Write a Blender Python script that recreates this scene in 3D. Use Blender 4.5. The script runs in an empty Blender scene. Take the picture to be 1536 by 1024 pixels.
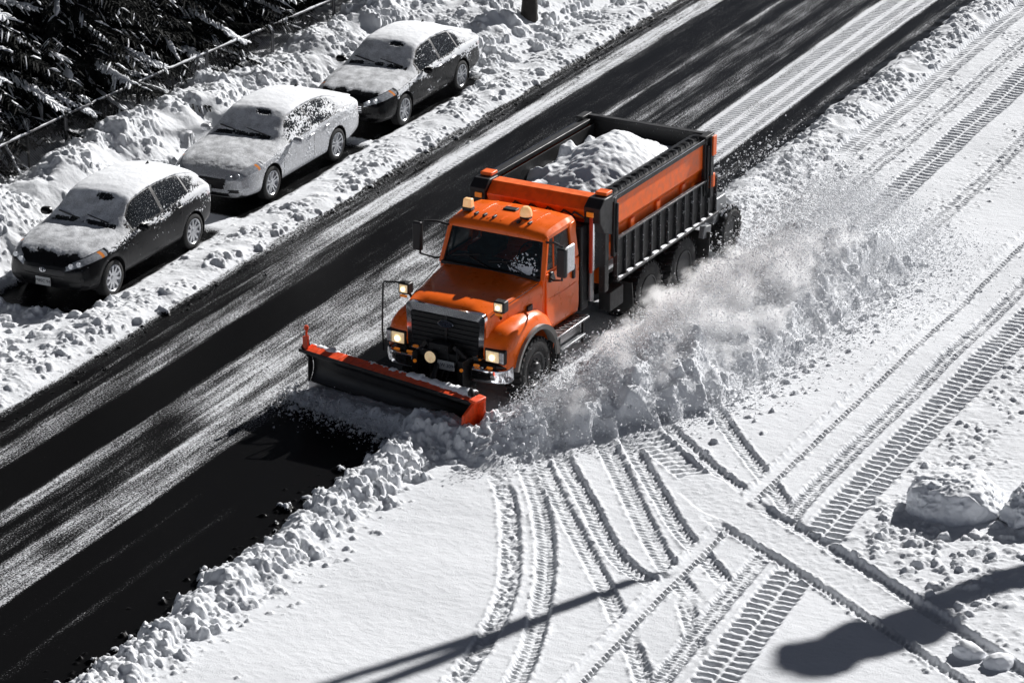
import bpy, bmesh, math, random
import numpy as np
from mathutils import Vector, Matrix, Euler

S = bpy.context.scene
COL = S.collection
R = math.radians
random.seed(7)
rng = np.random.default_rng(11)

# ------------------------------------------------------------------ noise
_perm = np.random.default_rng(5).permutation(256).astype(np.int32)
_perm = np.concatenate([_perm, _perm, _perm])
_ang = np.linspace(0, 2 * np.pi, 257)[:256]
_gx, _gy = np.cos(_ang).astype(np.float32), np.sin(_ang).astype(np.float32)
_g3 = np.random.default_rng(6).normal(size=(256, 3)).astype(np.float32)
_g3 /= np.linalg.norm(_g3, axis=1)[:, None]


def perlin2(x, y, seed=0):
    x = np.asarray(x, np.float32); y = np.asarray(y, np.float32)
    xi = np.floor(x).astype(np.int32); yi = np.floor(y).astype(np.int32)
    fx = x - xi; fy = y - yi
    u = fx * fx * fx * (fx * (fx * 6 - 15) + 10); v = fy * fy * fy * (fy * (fy * 6 - 15) + 10)

    def gr(ix, iy, dx, dy):
        h = _perm[(_perm[(ix + seed * 17) & 255] + iy + seed * 31) & 255]
        return _gx[h] * dx + _gy[h] * dy
    a = gr(xi, yi, fx, fy); b = gr(xi + 1, yi, fx - 1, fy)
    c = gr(xi, yi + 1, fx, fy - 1); d = gr(xi + 1, yi + 1, fx - 1, fy - 1)
    return (a + u * (b - a) + v * ((c + u * (d - c)) - (a + u * (b - a)))) * 1.5


def fbm(x, y, octs=4, seed=0, gain=.5, lac=2.03):
    s = 0; a = 1.0; n = 0
    for k in range(octs):
        s = s + a * perlin2(x, y, seed + k); n += a
        x = x * lac; y = y * lac; a *= gain
    return s / n


def perlin3(p, seed=0):
    p = np.asarray(p, np.float32)
    i = np.floor(p).astype(np.int32); f = p - i
    w = f * f * f * (f * (f * 6 - 15) + 10)
    out = 0
    for dx in (0, 1):
        for dy in (0, 1):
            for dz in (0, 1):
                h = _perm[(_perm[(_perm[(i[:, 0] + dx + seed * 13) & 255] + i[:, 1] + dy) & 255] + i[:, 2] + dz) & 255]
                g = _g3[h]
                dot = g[:, 0] * (f[:, 0] - dx) + g[:, 1] * (f[:, 1] - dy) + g[:, 2] * (f[:, 2] - dz)
                wt = (w[:, 0] if dx else 1 - w[:, 0]) * (w[:, 1] if dy else 1 - w[:, 1]) * (w[:, 2] if dz else 1 - w[:, 2])
                out = out + dot * wt
    return out * 1.6


def fbm3(p, octs=3, seed=0, gain=.5):
    s = 0; a = 1.0; n = 0
    for k in range(octs):
        s = s + a * perlin3(p * (2.03 ** k), seed + k); n += a
        a *= gain
    return s / n


def sstep(a, b, x):
    t = np.clip((x - a) / (b - a), 0, 1)
    return t * t * (3 - 2 * t)


# ------------------------------------------------------------------ mesh helpers
def np_mesh(name, V, F, mats, smooth=True, attrs=None):
    """V (n,3), F (m,k) uniform polygon size or list of such arrays"""
    me = bpy.data.meshes.new(name)
    V = np.asarray(V, np.float32)
    Fs = F if isinstance(F, list) else [F]
    Fs = [np.asarray(f, np.int32) for f in Fs if len(f)]
    me.vertices.add(len(V)); me.vertices.foreach_set('co', V.ravel())
    nl = sum(f.size for f in Fs); npol = sum(len(f) for f in Fs)
    me.loops.add(nl); me.polygons.add(npol)
    me.loops.foreach_set('vertex_index', np.concatenate([f.ravel() for f in Fs]))
    starts = []; o = 0
    for f in Fs:
        starts.append(o + np.arange(len(f)) * f.shape[1]); o += f.size
    me.polygons.foreach_set('loop_start', np.concatenate(starts).astype(np.int32))
    if smooth:
        me.polygons.foreach_set('use_smooth', np.ones(npol, bool))
    for k, a in (attrs or {}).items():
        at = me.attributes.new(k, 'FLOAT', 'POINT'); at.data.foreach_set('value', np.asarray(a, np.float32))
    for m in (mats if isinstance(mats, (list, tuple)) else [mats]):
        me.materials.append(m)
    me.update(calc_edges=True)
    me.validate()
    return me


def tag(o, label=None, cat=None, group=None, kind=None):
    if label: o['label'] = label
    if cat: o['category'] = cat
    if group: o['group'] = group
    if kind: o['kind'] = kind
    return o


def link(name, me, parent=None):
    o = bpy.data.objects.new(name, me); COL.objects.link(o)
    if parent is not None: o.parent = parent
    return o


def empty(name, loc=(0, 0, 0), rz=0.0):
    o = bpy.data.objects.new(name, None); COL.objects.link(o)
    o.location = loc; o.rotation_euler = (0, 0, rz); o.empty_display_size = .3
    return o


class MB:
    """collects simple shapes, then links them as ONE mesh object"""
    def __init__(s): s.v = []; s.f = []

    def add(s, vs, fs, M=None):
        b = len(s.v)
        for p in vs:
            p = Vector(p)
            s.v.append(tuple(M @ p) if M is not None else tuple(p))
        s.f += [tuple(b + i for i in f) for f in fs]
        return s

    def box(s, c, size, rot=(0, 0, 0), taper=(1, 1)):
        hx, hy, hz = size[0] / 2, size[1] / 2, size[2] / 2
        tx, ty = taper
        vs = [(-hx, -hy, -hz), (hx, -hy, -hz), (hx, hy, -hz), (-hx, hy, -hz),
              (-hx * tx, -hy * ty, hz), (hx * tx, -hy * ty, hz), (hx * tx, hy * ty, hz), (-hx * tx, hy * ty, hz)]
        M = Matrix.Translation(c) @ Euler(rot).to_matrix().to_4x4()
        return s.add(vs, [(0, 3, 2, 1), (4, 5, 6, 7), (0, 1, 5, 4), (1, 2, 6, 5), (2, 3, 7, 6), (3, 0, 4, 7)], M)

    def hexa(s, p):   # eight corners: bottom loop of four then top loop of four
        return s.add(p, [(0, 3, 2, 1), (4, 5, 6, 7), (0, 1, 5, 4), (1, 2, 6, 5), (2, 3, 7, 6), (3, 0, 4, 7)])

    def prism(s, poly, axis, a, b, taper=None):
        """poly of 2-D points extruded along axis ('x','y','z') from a to b"""
        n = len(poly)
        def P(q, t):
            if axis == 'x': return (t, q[0], q[1])
            if axis == 'y': return (q[0], t, q[1])
            return (q[0], q[1], t)
        poly2 = taper or poly
        vs = [P(q, a) for q in poly] + [P(q, b) for q in poly2]
        fs = [tuple(range(n))[::-1], tuple(range(n, 2 * n))] + [(i, (i + 1) % n, n + (i + 1) % n, n + i) for i in range(n)]
        return s.add(vs, fs)

    def bar(s, p, q, w, h=None, up=(0, 0, 1)):
        p = Vector(p); q = Vector(q); d = (q - p); L = d.length; d.normalize()
        u = Vector(up)
        if abs(d.dot(u)) > .99: u = Vector((0, 1, 0))
        sx = d.cross(u).normalized(); sy = sx.cross(d).normalized(); h = h or w
        vs = []
        for e in (p, q):
            for a, b in ((-1, -1), (1, -1), (1, 1), (-1, 1)):
                vs.append(e + sx * (a * w / 2) + sy * (b * h / 2))
        return s.add(vs, [(0, 1, 2, 3), (7, 6, 5, 4), (0, 4, 5, 1), (1, 5, 6, 2), (2, 6, 7, 3), (3, 7, 4, 0)])

    def tube(s, pts, r, n=8, cap=True):
        pts = [Vector(p) for p in pts]; rs = r if isinstance(r, (list, tuple)) else [r] * len(pts)
        vs = []; fs = []; prev = None
        for i, p in enumerate(pts):
            d = (pts[min(i + 1, len(pts) - 1)] - pts[max(i - 1, 0)]).normalized()
            if prev is None:
                a = d.orthogonal().normalized()
            else:
                a = (prev - d * prev.dot(d)); a = a.normalized() if a.length > 1e-6 else d.orthogonal().normalized()
            prev = a; b = d.cross(a)
            for k in range(n):
                t = 2 * math.pi * k / n
                vs.append(p + (a * math.cos(t) + b * math.sin(t)) * rs[i])
        for i in range(len(pts) - 1):
            for k in range(n):
                fs.append((i * n + k, i * n + (k + 1) % n, (i + 1) * n + (k + 1) % n, (i + 1) * n + k))
        if cap:
            fs.append(tuple(range(n))[::-1]); m = (len(pts) - 1) * n; fs.append(tuple(range(m, m + n)))
        return s.add(vs, fs)

    def lathe(s, prof, axis='x', c=(0, 0, 0), n=32, M=None):
        """prof: list of (along axis, radius)"""
        vs = []; fs = []
        for t, r in prof:
            for k in range(n):
                a = 2 * math.pi * k / n
                p = (t, r * math.cos(a), r * math.sin(a))
                if axis == 'z': p = (p[1], p[2], p[0])
                elif axis == 'y': p = (p[2], p[0], p[1])
                vs.append(Vector(p) if M is not None else Vector(p) + Vector(c))
        for i in range(len(prof) - 1):
            for k in range(n):
                fs.append((i * n + k, i * n + (k + 1) % n, (i + 1) * n + (k + 1) % n, (i + 1) * n + k))
        fs.append(tuple(range(n))[::-1]); m = (len(prof) - 1) * n; fs.append(tuple(range(m, m + n)))
        return s.add(vs, fs, M)

    def ring(s, c, rx, rz, r, axis='y', n=24, m=6):
        pts = []
        for k in range(n + 1):
            t = 2 * math.pi * k / n
            a, b = rx * math.cos(t), rz * math.sin(t)
            pts.append((c[0] + a, c[1], c[2] + b) if axis == 'y' else (c[0], c[1] + a, c[2] + b))
        return s.tube(pts, r, m, cap=False)

    def loft(s, secs, cap=True, closed=True):
        n = len(secs[0]); vs = [p for q in secs for p in q]; fs = []
        for i in range(len(secs) - 1):
            for k in range(n if closed else n - 1):
                fs.append((i * n + k, i * n + (k + 1) % n, (i + 1) * n + (k + 1) % n, (i + 1) * n + k))
        if cap:
            fs.append(tuple(range(n))[::-1]); m = (len(secs) - 1) * n; fs.append(tuple(range(m, m + n)))
        return s.add(vs, fs)

    def build(s, name, mat, parent=None, bevel=0.0, smooth=30, segs=2, subsurf=0):
        me = bpy.data.meshes.new(name)
        me.from_pydata(s.v, [], s.f); me.validate()
        bm = bmesh.new(); bm.from_mesh(me)
        bmesh.ops.recalc_face_normals(bm, faces=bm.faces); bm.to_mesh(me); bm.free()
        me.materials.append(mat)
        if smooth:
            me.shade_smooth(); me.set_sharp_from_angle(angle=R(smooth))
        o = link(name, me, parent)
        if bevel:
            m = o.modifiers.new('bevel', 'BEVEL'); m.width = bevel; m.segments = segs; m.limit_method = 'ANGLE'; m.angle_limit = R(35)
        if subsurf:
            m = o.modifiers.new('sub', 'SUBSURF'); m.levels = m.render_levels = subsurf
        return o


def mesh_text(name, txt, size, loc, rot, mat, parent):
    cu = bpy.data.curves.new(name, 'FONT'); cu.body = txt; cu.size = size; cu.extrude = .001; cu.align_x = 'CENTER'; cu.align_y = 'CENTER'
    tmp = bpy.data.objects.new('tmp', cu); COL.objects.link(tmp)
    dg = bpy.context.evaluated_depsgraph_get(); me = bpy.data.meshes.new_from_object(tmp.evaluated_get(dg))
    bpy.data.objects.remove(tmp); me.name = name; me.materials.clear(); me.materials.append(mat)
    o = link(name, me, parent); o.location = loc; o.rotation_euler = rot
    return o


# ------------------------------------------------------------------ materials
def nodes(m):
    m.use_nodes = True
    nt = m.node_tree
    return nt, nt.nodes, nt.links, nt.nodes['Principled BSDF']


def pm(name, col, rough=.5, metal=0.0, var=.12, scale=9.0, bump=0.0, bscale=60.0, coat=0.0, emit=None, estr=0.0, alpha=1.0, trans=0.0, spec=.5,
       dust=0.0, dscale=30.0):
    """procedural principled material; dust = share of the surface flecked with stuck snow"""
    m = bpy.data.materials.new(name); nt, N, L, b = nodes(m)
    tc = N.new('ShaderNodeTexCoord')
    nz = N.new('ShaderNodeTexNoise'); nz.inputs['Scale'].default_value = scale; nz.inputs['Detail'].default_value = 5
    L.new(tc.outputs['Object'], nz.inputs['Vector'])
    mr = N.new('ShaderNodeMapRange'); mr.inputs[1].default_value = .25; mr.inputs[2].default_value = .75
    mr.inputs[3].default_value = 1 - var; mr.inputs[4].default_value = 1 + var
    L.new(nz.outputs['Fac'], mr.inputs[0])
    mx = N.new('ShaderNodeMix'); mx.data_type = 'RGBA'; mx.blend_type = 'MULTIPLY'; mx.inputs['Factor'].default_value = 1
    mx.inputs['A'].default_value = (*col, 1)
    L.new(mr.outputs[0], mx.inputs['B'])
    out = mx.outputs['Result']
    rr = N.new('ShaderNodeMapRange'); rr.inputs[1].default_value = .3; rr.inputs[2].default_value = .7
    rr.inputs[3].default_value = max(rough * .8, .02); rr.inputs[4].default_value = min(rough * 1.25, 1)
    L.new(nz.outputs['Fac'], rr.inputs[0])
    rout = rr.outputs[0]
    if dust:
        n2 = N.new('ShaderNodeTexNoise'); n2.inputs['Scale'].default_value = dscale; n2.inputs['Detail'].default_value = 8; n2.inputs['Roughness'].default_value = .75
        L.new(tc.outputs['Object'], n2.inputs['Vector'])
        d = N.new('ShaderNodeMapRange'); d.inputs[1].default_value = .68 - dust * .35; d.inputs[2].default_value = .73 - dust * .35
        L.new(n2.outputs['Fac'], d.inputs[0])
        m2 = N.new('ShaderNodeMix'); m2.data_type = 'RGBA'; m2.inputs['B'].default_value = (.8, .82, .85, 1)
        L.new(d.outputs[0], m2.inputs['Factor']); L.new(out, m2.inputs['A']); out = m2.outputs['Result']
        m3 = N.new('ShaderNodeMix'); m3.inputs['B'].default_value = .8
        L.new(d.outputs[0], m3.inputs['Factor']); L.new(rout, m3.inputs['A']); rout = m3.outputs['Result']
    L.new(out, b.inputs['Base Color']); L.new(rout, b.inputs['Roughness'])
    b.inputs['Metallic'].default_value = metal
    b.inputs['Coat Weight'].default_value = coat; b.inputs['Coat Roughness'].default_value = .06
    b.inputs['Specular IOR Level'].default_value = spec
    b.inputs['Alpha'].default_value = alpha; b.inputs['Transmission Weight'].default_value = trans
    if emit:
        b.inputs['Emission Color'].default_value = (*emit, 1); b.inputs['Emission Strength'].default_value = estr
    if bump:
        n3 = N.new('ShaderNodeTexNoise'); n3.inputs['Scale'].default_value = bscale; n3.inputs['Detail'].default_value = 4
        L.new(tc.outputs['Object'], n3.inputs['Vector'])
        bp = N.new('ShaderNodeBump'); bp.inputs['Strength'].default_value = bump; bp.inputs['Distance'].default_value = .02
        L.new(n3.outputs['Fac'], bp.inputs['Height']); L.new(bp.outputs['Normal'], b.inputs['Normal'])
    return m


SNOW_COL = (.86, .88, .91)


def snow_mat(name, bump=.35, scale=45, col=SNOW_COL, trans=0.0):
    m = bpy.data.materials.new(name); nt, N, L, b = nodes(m)
    tc = N.new('ShaderNodeTexCoord')
    n1 = N.new('ShaderNodeTexNoise'); n1.inputs['Scale'].default_value = scale; n1.inputs['Detail'].default_value = 6; n1.inputs['Roughness'].default_value = .65
    L.new(tc.outputs['Object'], n1.inputs['Vector'])
    bp = N.new('ShaderNodeBump'); bp.inputs['Strength'].default_value = bump; bp.inputs['Distance'].default_value = .02
    L.new(n1.outputs['Fac'], bp.inputs['Height']); L.new(bp.outputs['Normal'], b.inputs['Normal'])
    n2 = N.new('ShaderNodeTexNoise'); n2.inputs['Scale'].default_value = 3; n2.inputs['Detail'].default_value = 4
    L.new(tc.outputs['Object'], n2.inputs['Vector'])
    mx = N.new('ShaderNodeMix'); mx.data_type = 'RGBA'
    mx.inputs['A'].default_value = (*[c * .96 for c in col], 1); mx.inputs['B'].default_value = (*col, 1)
    L.new(n2.outputs['Fac'], mx.inputs['Factor']); L.new(mx.outputs['Result'], b.inputs['Base Color'])
    b.inputs['Roughness'].default_value = .75; b.inputs['Specular IOR Level'].default_value = .25
    if trans:
        t = N.new('ShaderNodeBsdfTranslucent'); t.inputs['Color'].default_value = (*col, 1)
        ms = N.new('ShaderNodeMixShader'); ms.inputs[0].default_value = trans
        L.new(b.outputs[0], ms.inputs[1]); L.new(t.outputs[0], ms.inputs[2]); L.new(ms.outputs[0], N['Material Output'].inputs['Surface'])
    return m


def ground_mat():
    """asphalt where the cover attribute is low, snow where it is high; a fine noise breaks the border into grains"""
    m = bpy.data.materials.new('snow_over_asphalt'); nt, N, L, b = nodes(m)
    tc = N.new('ShaderNodeTexCoord')
    at = N.new('ShaderNodeAttribute'); at.attribute_name = 'cover'
    n1 = N.new('ShaderNodeTexNoise'); n1.inputs['Scale'].default_value = 38; n1.inputs['Detail'].default_value = 5; n1.inputs['Roughness'].default_value = .7
    L.new(tc.outputs['Object'], n1.inputs['Vector'])
    mr = N.new('ShaderNodeMapRange'); mr.inputs[1].default_value = .3; mr.inputs[2].default_value = .7; mr.inputs[3].default_value = .1; mr.inputs[4].default_value = .9
    L.new(n1.outputs['Fac'], mr.inputs[0])
    sb = N.new('ShaderNodeMath'); sb.operation = 'SUBTRACT'; L.new(at.outputs['Fac'], sb.inputs[0]); L.new(mr.outputs[0], sb.inputs[1])
    fc = N.new('ShaderNodeMapRange'); fc.interpolation_type = 'SMOOTHSTEP'; fc.inputs[1].default_value = -.11; fc.inputs[2].default_value = .24
    L.new(sb.outputs[0], fc.inputs[0])
    # asphalt colour
    n2 = N.new('ShaderNodeTexNoise'); n2.inputs['Scale'].default_value = 160; n2.inputs['Detail'].default_value = 3
    L.new(tc.outputs['Object'], n2.inputs['Vector'])
    cr = N.new('ShaderNodeValToRGB'); e = cr.color_ramp.elements
    e[0].position = .35; e[0].color = (.002, .002, .0022, 1); e[1].position = .72; e[1].color = (.009, .009, .0094, 1)
    L.new(n2.outputs['Fac'], cr.inputs['Fac'])
    n3 = N.new('ShaderNodeTexNoise'); n3.inputs['Scale'].default_value = 2.2; n3.inputs['Detail'].default_value = 4
    L.new(tc.outputs['Object'], n3.inputs['Vector'])
    sn = N.new('ShaderNodeMix'); sn.data_type = 'RGBA'; sn.inputs['A'].default_value = (.70, .718, .745, 1); sn.inputs['B'].default_value = (.81, .828, .855, 1)
    L.new(n3.outputs['Fac'], sn.inputs['Factor'])
    mx = N.new('ShaderNodeMix'); mx.data_type = 'RGBA'
    L.new(fc.outputs[0], mx.inputs['Factor']); L.new(cr.outputs['Color'], mx.inputs['A']); L.new(sn.outputs['Result'], mx.inputs['B'])
    L.new(mx.outputs['Result'], b.inputs['Base Color'])
    ro = N.new('ShaderNodeMapRange'); ro.inputs[3].default_value = .30; ro.inputs[4].default_value = .8
    L.new(fc.outputs[0], ro.inputs[0]); L.new(ro.outputs[0], b.inputs['Roughness'])
    b.inputs['Specular IOR Level'].default_value = .03
    # bump: snow grain and asphalt stones, and the snow standing proud of the road
    n4 = N.new('ShaderNodeTexNoise'); n4.inputs['Scale'].default_value = 38; n4.inputs['Detail'].default_value = 7; n4.inputs['Roughness'].default_value = .68
    L.new(tc.outputs['Object'], n4.inputs['Vector'])
    ad = N.new('ShaderNodeMath'); ad.operation = 'MULTIPLY_ADD'; ad.inputs[1].default_value = .5
    gr = N.new('ShaderNodeMapRange'); gr.inputs[3].default_value = .10; gr.inputs[4].default_value = 1.0; L.new(fc.outputs[0], gr.inputs[0])
    gm = N.new('ShaderNodeMath'); gm.operation = 'MULTIPLY'; L.new(n4.outputs['Fac'], gm.inputs[0]); L.new(gr.outputs[0], gm.inputs[1])
    L.new(fc.outputs[0], ad.inputs[0]); L.new(gm.outputs[0], ad.inputs[2])
    bp = N.new('ShaderNodeBump'); bp.inputs['Strength'].default_value = .68; bp.inputs['Distance'].default_value = .018
    L.new(ad.outputs[0], bp.inputs['Height']); L.new(bp.outputs['Normal'], b.inputs['Normal'])
    return m


M_GROUND = ground_mat()
M_SNOW = snow_mat('packed_snow')
M_SNOWSOFT = snow_mat('powder_snow', bump=.25, scale=70)
M_BLACK = pm('black_plastic', (.012, .012, .013), .5, var=.3)
M_RUBBER = pm('tyre_rubber', (.018, .018, .018), .75, var=.3, bump=.2)
M_CHROME = pm('chrome', (.80, .81, .84), .10, 1.0, var=.03, scale=3)
M_STEEL = pm('bare_steel', (.32, .32, .33), .4, 1.0, var=.2)
M_ALLOY = pm('alloy_wheel', (.55, .56, .58), .3, .8, var=.1)
M_DARKGLASS = pm('tinted_glass', (.008, .009, .011), .08, var=.1)
M_PLATE = pm('plate_white', (.42, .43, .43), .5, var=.1)
M_PLATEINK = pm('plate_ink', (.02, .02, .03), .5)

# ------------------------------------------------------------------ camera
cam = bpy.data.cameras.new('camera'); CAM = bpy.data.objects.new('camera', cam); COL.objects.link(CAM)
CAM_LOC = np.array([20.6, -40.3, 19.0]); AZ, PITCH = R(26.2), R(21.8)
CAM.location = CAM_LOC; CAM.rotation_euler = (math.pi / 2 - PITCH, 0, AZ)
cam.sensor_width = 36; cam.lens = 4489 / 1536 * 36; cam.clip_start = .5; cam.clip_end = 1500
S.camera = CAM

# ------------------------------------------------------------------ light
SUN_EL, SUN_AZ = R(30), R(12)        # azimuth from +Y towards +X
w = bpy.data.worlds.new('World'); S.world = w; w.use_nodes = True
wn = w.node_tree.nodes; sky = wn.new('ShaderNodeTexSky'); sky.sky_type = 'NISHITA'; sky.sun_disc = False
sky.sun_elevation = SUN_EL; sky.sun_rotation = SUN_AZ; sky.altitude = 2500; sky.air_density = .32; sky.dust_density = .1; sky.ozone_density = 1
hs = wn.new('ShaderNodeHueSaturation'); hs.inputs['Saturation'].default_value = .45
w.node_tree.links.new(sky.outputs[0], hs.inputs['Color']); w.node_tree.links.new(hs.outputs[0], wn['Background'].inputs['Color'])
wn['Background'].inputs['Strength'].default_value = .05
sl = bpy.data.lights.new('sun', 'SUN'); sl.energy = 5.0; sl.angle = R(.5); sl.color = (1, .98, .96)
SUN = bpy.data.objects.new('sun', sl); COL.objects.link(SUN)
sd = Vector((math.sin(SUN_AZ) * math.cos(SUN_EL), math.cos(SUN_AZ) * math.cos(SUN_EL), math.sin(SUN_EL)))
SUN.rotation_euler = sd.to_track_quat('Z', 'Y').to_euler(); SUN.location = sd * 60
vs = S.view_settings; vs.view_transform = 'Standard'; vs.look = 'None'; vs.gamma = 1; vs.exposure = .42
S.display_settings.display_device = 'sRGB'
S.cycles.max_bounces = 14; S.cycles.volume_bounces = 12; S.cycles.glossy_bounces = 3; S.cycles.transmission_bounces = 4; S.cycles.diffuse_bounces = 3; S.cycles.transparent_max_bounces = 12
S.cycles.use_denoising = True

# ================================================================== THE GROUND
D = .022
X0, X1, Y0, Y1 = -14.2, 12.6, -13.6, 31.0
gxs = np.arange(X0, X1, D, dtype=np.float32); gys = np.arange(Y0, Y1, D, dtype=np.float32)
NX, NY = len(gxs), len(gys)
GX, GY = np.meshgrid(gxs, gys)            # rows = y

wob = perlin2(GY * .35, GX * 0 + 3.3, 1) * .12 + perlin2(GY * 2.1, GX * 0 + 8.1, 2) * .07
right = sstep(-.12, .3, GX + wob)                       # 1 on the right snow field
leftw = sstep(-6.25, -6.75, GX + wob * .8 + .1 * fbm(GX * 3, GY * 1.2, 3, 6))             # 1 on the left verge
roadm = (1 - right) * (1 - leftw)

# smooth base
Z0 = right * (.10 + .05 * perlin2(GX * .35, GY * .35, 3))
bankh = .95 + .42 * perlin2(GY * .23, GX * .15, 9) + .22 * perlin2(GX * .9, GY * .8, 4)
rise = sstep(-9.35, -11.0, GX + .35 * perlin2(GY * .6, GX * .3, 12)) * (1 - .42 * sstep(-11.0, -12.2, GX))
rise = rise * (1 - .35 * sstep(16, 22, GY)) + .55 * sstep(15.5, 18.5, GY) * sstep(-7.6, -9.0, GX + .3 * perlin2(GY * .5, GX * .5, 13)) * (1 - rise)
Z0 = Z0 + leftw * (.07 + .03 * perlin2(GX * .8, GY * .8, 5)) + rise * bankh
vg = np.exp(-((GX + 6.95 + wob) / .38) ** 2)
Z0 = Z0 + leftw * vg * (.09 + .06 * perlin2(GY * .8, GX * .8, 21))
Z = Z0.copy()
Zsm = Z0.copy()
# wind-rippled crust of the untouched field
Z += right * (.007 * fbm(GX * 1.6, GY * 2.6, 3, 30) + .0035 * perlin2(GX * 7 + GY * 2, GY * 13, 33))

# windrow on the right edge
near = sstep(-1.5, -3.0, GY)
back = sstep(7.0, 10.0, GY)
wr = near * np.exp(-((GX - .30 + wob) / .34) ** 2) * .20 + back * np.exp(-((GX - .45 + wob) / .5) ** 2) * .15
Z += wr * (1 + .5 * perlin2(GX * 2.5, GY * 2.5, 40))
# roll of snow being pushed in front of the blade
PL, PR_ = np.array([-2.50, -1.32]), np.array([1.05, -2.10])
pd = (PR_ - PL) / np.linalg.norm(PR_ - PL); pn = np.array([pd[1], -pd[0]])
ps = (GX - PL[0]) * pd[0] + (GY - PL[1]) * pd[1]; pq = (GX - PL[0]) * pn[0] + (GY - PL[1]) * pn[1]
along = sstep(-.1, .3, ps) * sstep(5.0, 3.6, ps)
wid = .30 + .075 * np.clip(ps, 0, 4) + .12 * perlin2(GX * 1.7, GY * 1.7, 44)
roll = along * sstep(wid + .12, wid * .35, pq) * sstep(-.75, -.15, pq) * (.13 + .05 * np.clip(ps, 0, 4.5)) * (1 + .35 * fbm(GX * 3, GY * 3, 3, 45))
Z += roll
# trail of pushed snow under the spray
# the thrown snow heaping up beside the truck: billow on billow, thinning out behind
ty = np.clip((GY + 2.3) / 11.5, 0, 1)
tcx = 1.62 + 1.15 * sstep(0, .30, ty) + .45 * sstep(.3, .8, ty)
twd = .42 + .78 * sstep(0, .28, ty) + .15 * sstep(.3, .7, ty)
tq = (GX - tcx + .22 * perlin2(GX * .9, GY * .9, 150) + .10 * perlin2(GX * 3, GY * 3, 151)) / twd
trail = sstep(-2.45, -1.7, GY) * sstep(10.6, 7.4, GY + .8 * perlin2(GX * .8, GY * .8, 152)) * np.clip(1 - tq * tq, 0, 1) ** .75
sa, ca = math.sin(.35), math.cos(.35); bx_ = GX * ca + GY * sa; by_ = -GX * sa + GY * ca
bil = .46 * np.abs(perlin2(bx_ * 1.25, by_ * .95, 153)) + .30 * np.abs(perlin2(bx_ * 2.6 + 3, by_ * 2.1, 154)) + .17 * np.abs(perlin2(GX * 5.4, GY * 4.8, 155)) + .10 * np.abs(perlin2(GX * 11, GY * 10, 156)) + .05 * np.abs(perlin2(GX * 21, GY * 20, 157))
tz = trail * (.20 + .36 * sstep(0, .3, ty) + .88 * bil - .12 + .07 * fbm(GX * 9, GY * 9, 3, 158))
for ax in (0, 1): tz = (np.roll(tz, 1, ax) + 2 * tz + np.roll(tz, -1, ax)) / 4
for ax in (0, 1): tz = (np.roll(tz, 1, ax) + 2 * tz + np.roll(tz, -1, ax)) / 4
Z += tz

# crumbly detail: where the snow has been thrown about
rough = np.clip(rise * 1.0 + leftw * (vg * .8 + .25) + wr * 4 + roll * 3 + trail * .35 + .5 * back * sstep(2.2, 1.2, GX) * right, 0, 1)
band = lambda a, b, s=.15: sstep(a - s, a + s, GX) * sstep(b + s, b - s, GX)
fieldrough = right * (sstep(6, 9, GY) * (band(1.5, 2.55) * .55 + band(3.7, 4.75) * .6)
                      + band(7.55, 8.4) * sstep(-3.4, -2.6, GY) * .7
                      + sstep(4.6, 3.0, np.hypot((GX - 9.0) * .8, GY + 1.5)) * .45 * sstep(7.6, 8.2, GX)
                      + sstep(.0, .8, GX) * sstep(1.4, .7, GX) * near * .25)
rough = np.clip(rough + fieldrough, 0, 1)
rid = 1 - np.abs(fbm(GX * 2.4, GY * 2.4, 4, 50, .55)) * 2.2
Z += rough * (.24 * rise * fbm(GX * 1.3, GY * 1.5, 4, 52) + .07 * rise * rid)
Z += rough * (.022 * fbm(GX * 6, GY * 6, 3, 55) + .014 * perlin2(GX * 15, GY * 15, 58))


WN = perlin2(GX * 11, GY * 11, 66) + .6 * perlin2(GX * 23, GY * 23, 67)
Zc = Z.copy()
WX = perlin2(GX * 7, GY * 7, 160) + .5 * perlin2(GX * 16, GY * 16, 161); WY = perlin2(GX * 7, GY * 7, 162) + .5 * perlin2(GX * 16, GY * 16, 163)


def clods(n, sample, rmin, rmax, hk=.8, pw=2.2):
    """broken lumps of snow: faceted bumps pressed into the height field"""
    global Z
    k = 0
    while k < n:
        x, y = sample()
        k += 1
        ix = int((x - X0) / D); iy = int((y - Y0) / D)
        r = rmin + (rmax - rmin) * random.random() ** pw
        m = int(r / D) + 1
        if ix - m < 0 or iy - m < 0 or ix + m >= NX or iy + m >= NY: continue
        sl_ = (slice(iy - m, iy + m + 1), slice(ix - m, ix + m + 1))
        lx = GX[sl_] - x + .42 * r * WX[sl_]; ly = (GY[sl_] - y) * random.uniform(.75, 1.3) + .42 * r * WY[sl_]
        h = r * hk * random.uniform(.6, 1.2)
        f = h + lx * random.uniform(-.35, .35) + ly * random.uniform(-.35, .35)
        a0 = random.random() * 6.28; nf = random.randint(5, 7)
        for j in range(nf):
            a = a0 + j * 6.283 / nf + random.uniform(-.3, .3)
            dd = r * random.uniform(.62, .95)
            f = np.minimum(f, (dd - (lx * math.cos(a) + ly * math.sin(a))) * random.uniform(.9, 2.4))
        if k % 3: f = np.minimum(f, h * (1.15 - .9 * (lx * lx + ly * ly) / (r * r)))
        f = f + (.30 * h) * WN[sl_] * (f > 0)
        zb = (Z[iy, ix] + Zc[iy, ix]) * .5 - .12 * h
        Z[sl_] = np.where(f > 0, np.maximum(Z[sl_], zb + f), Z[sl_])


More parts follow.
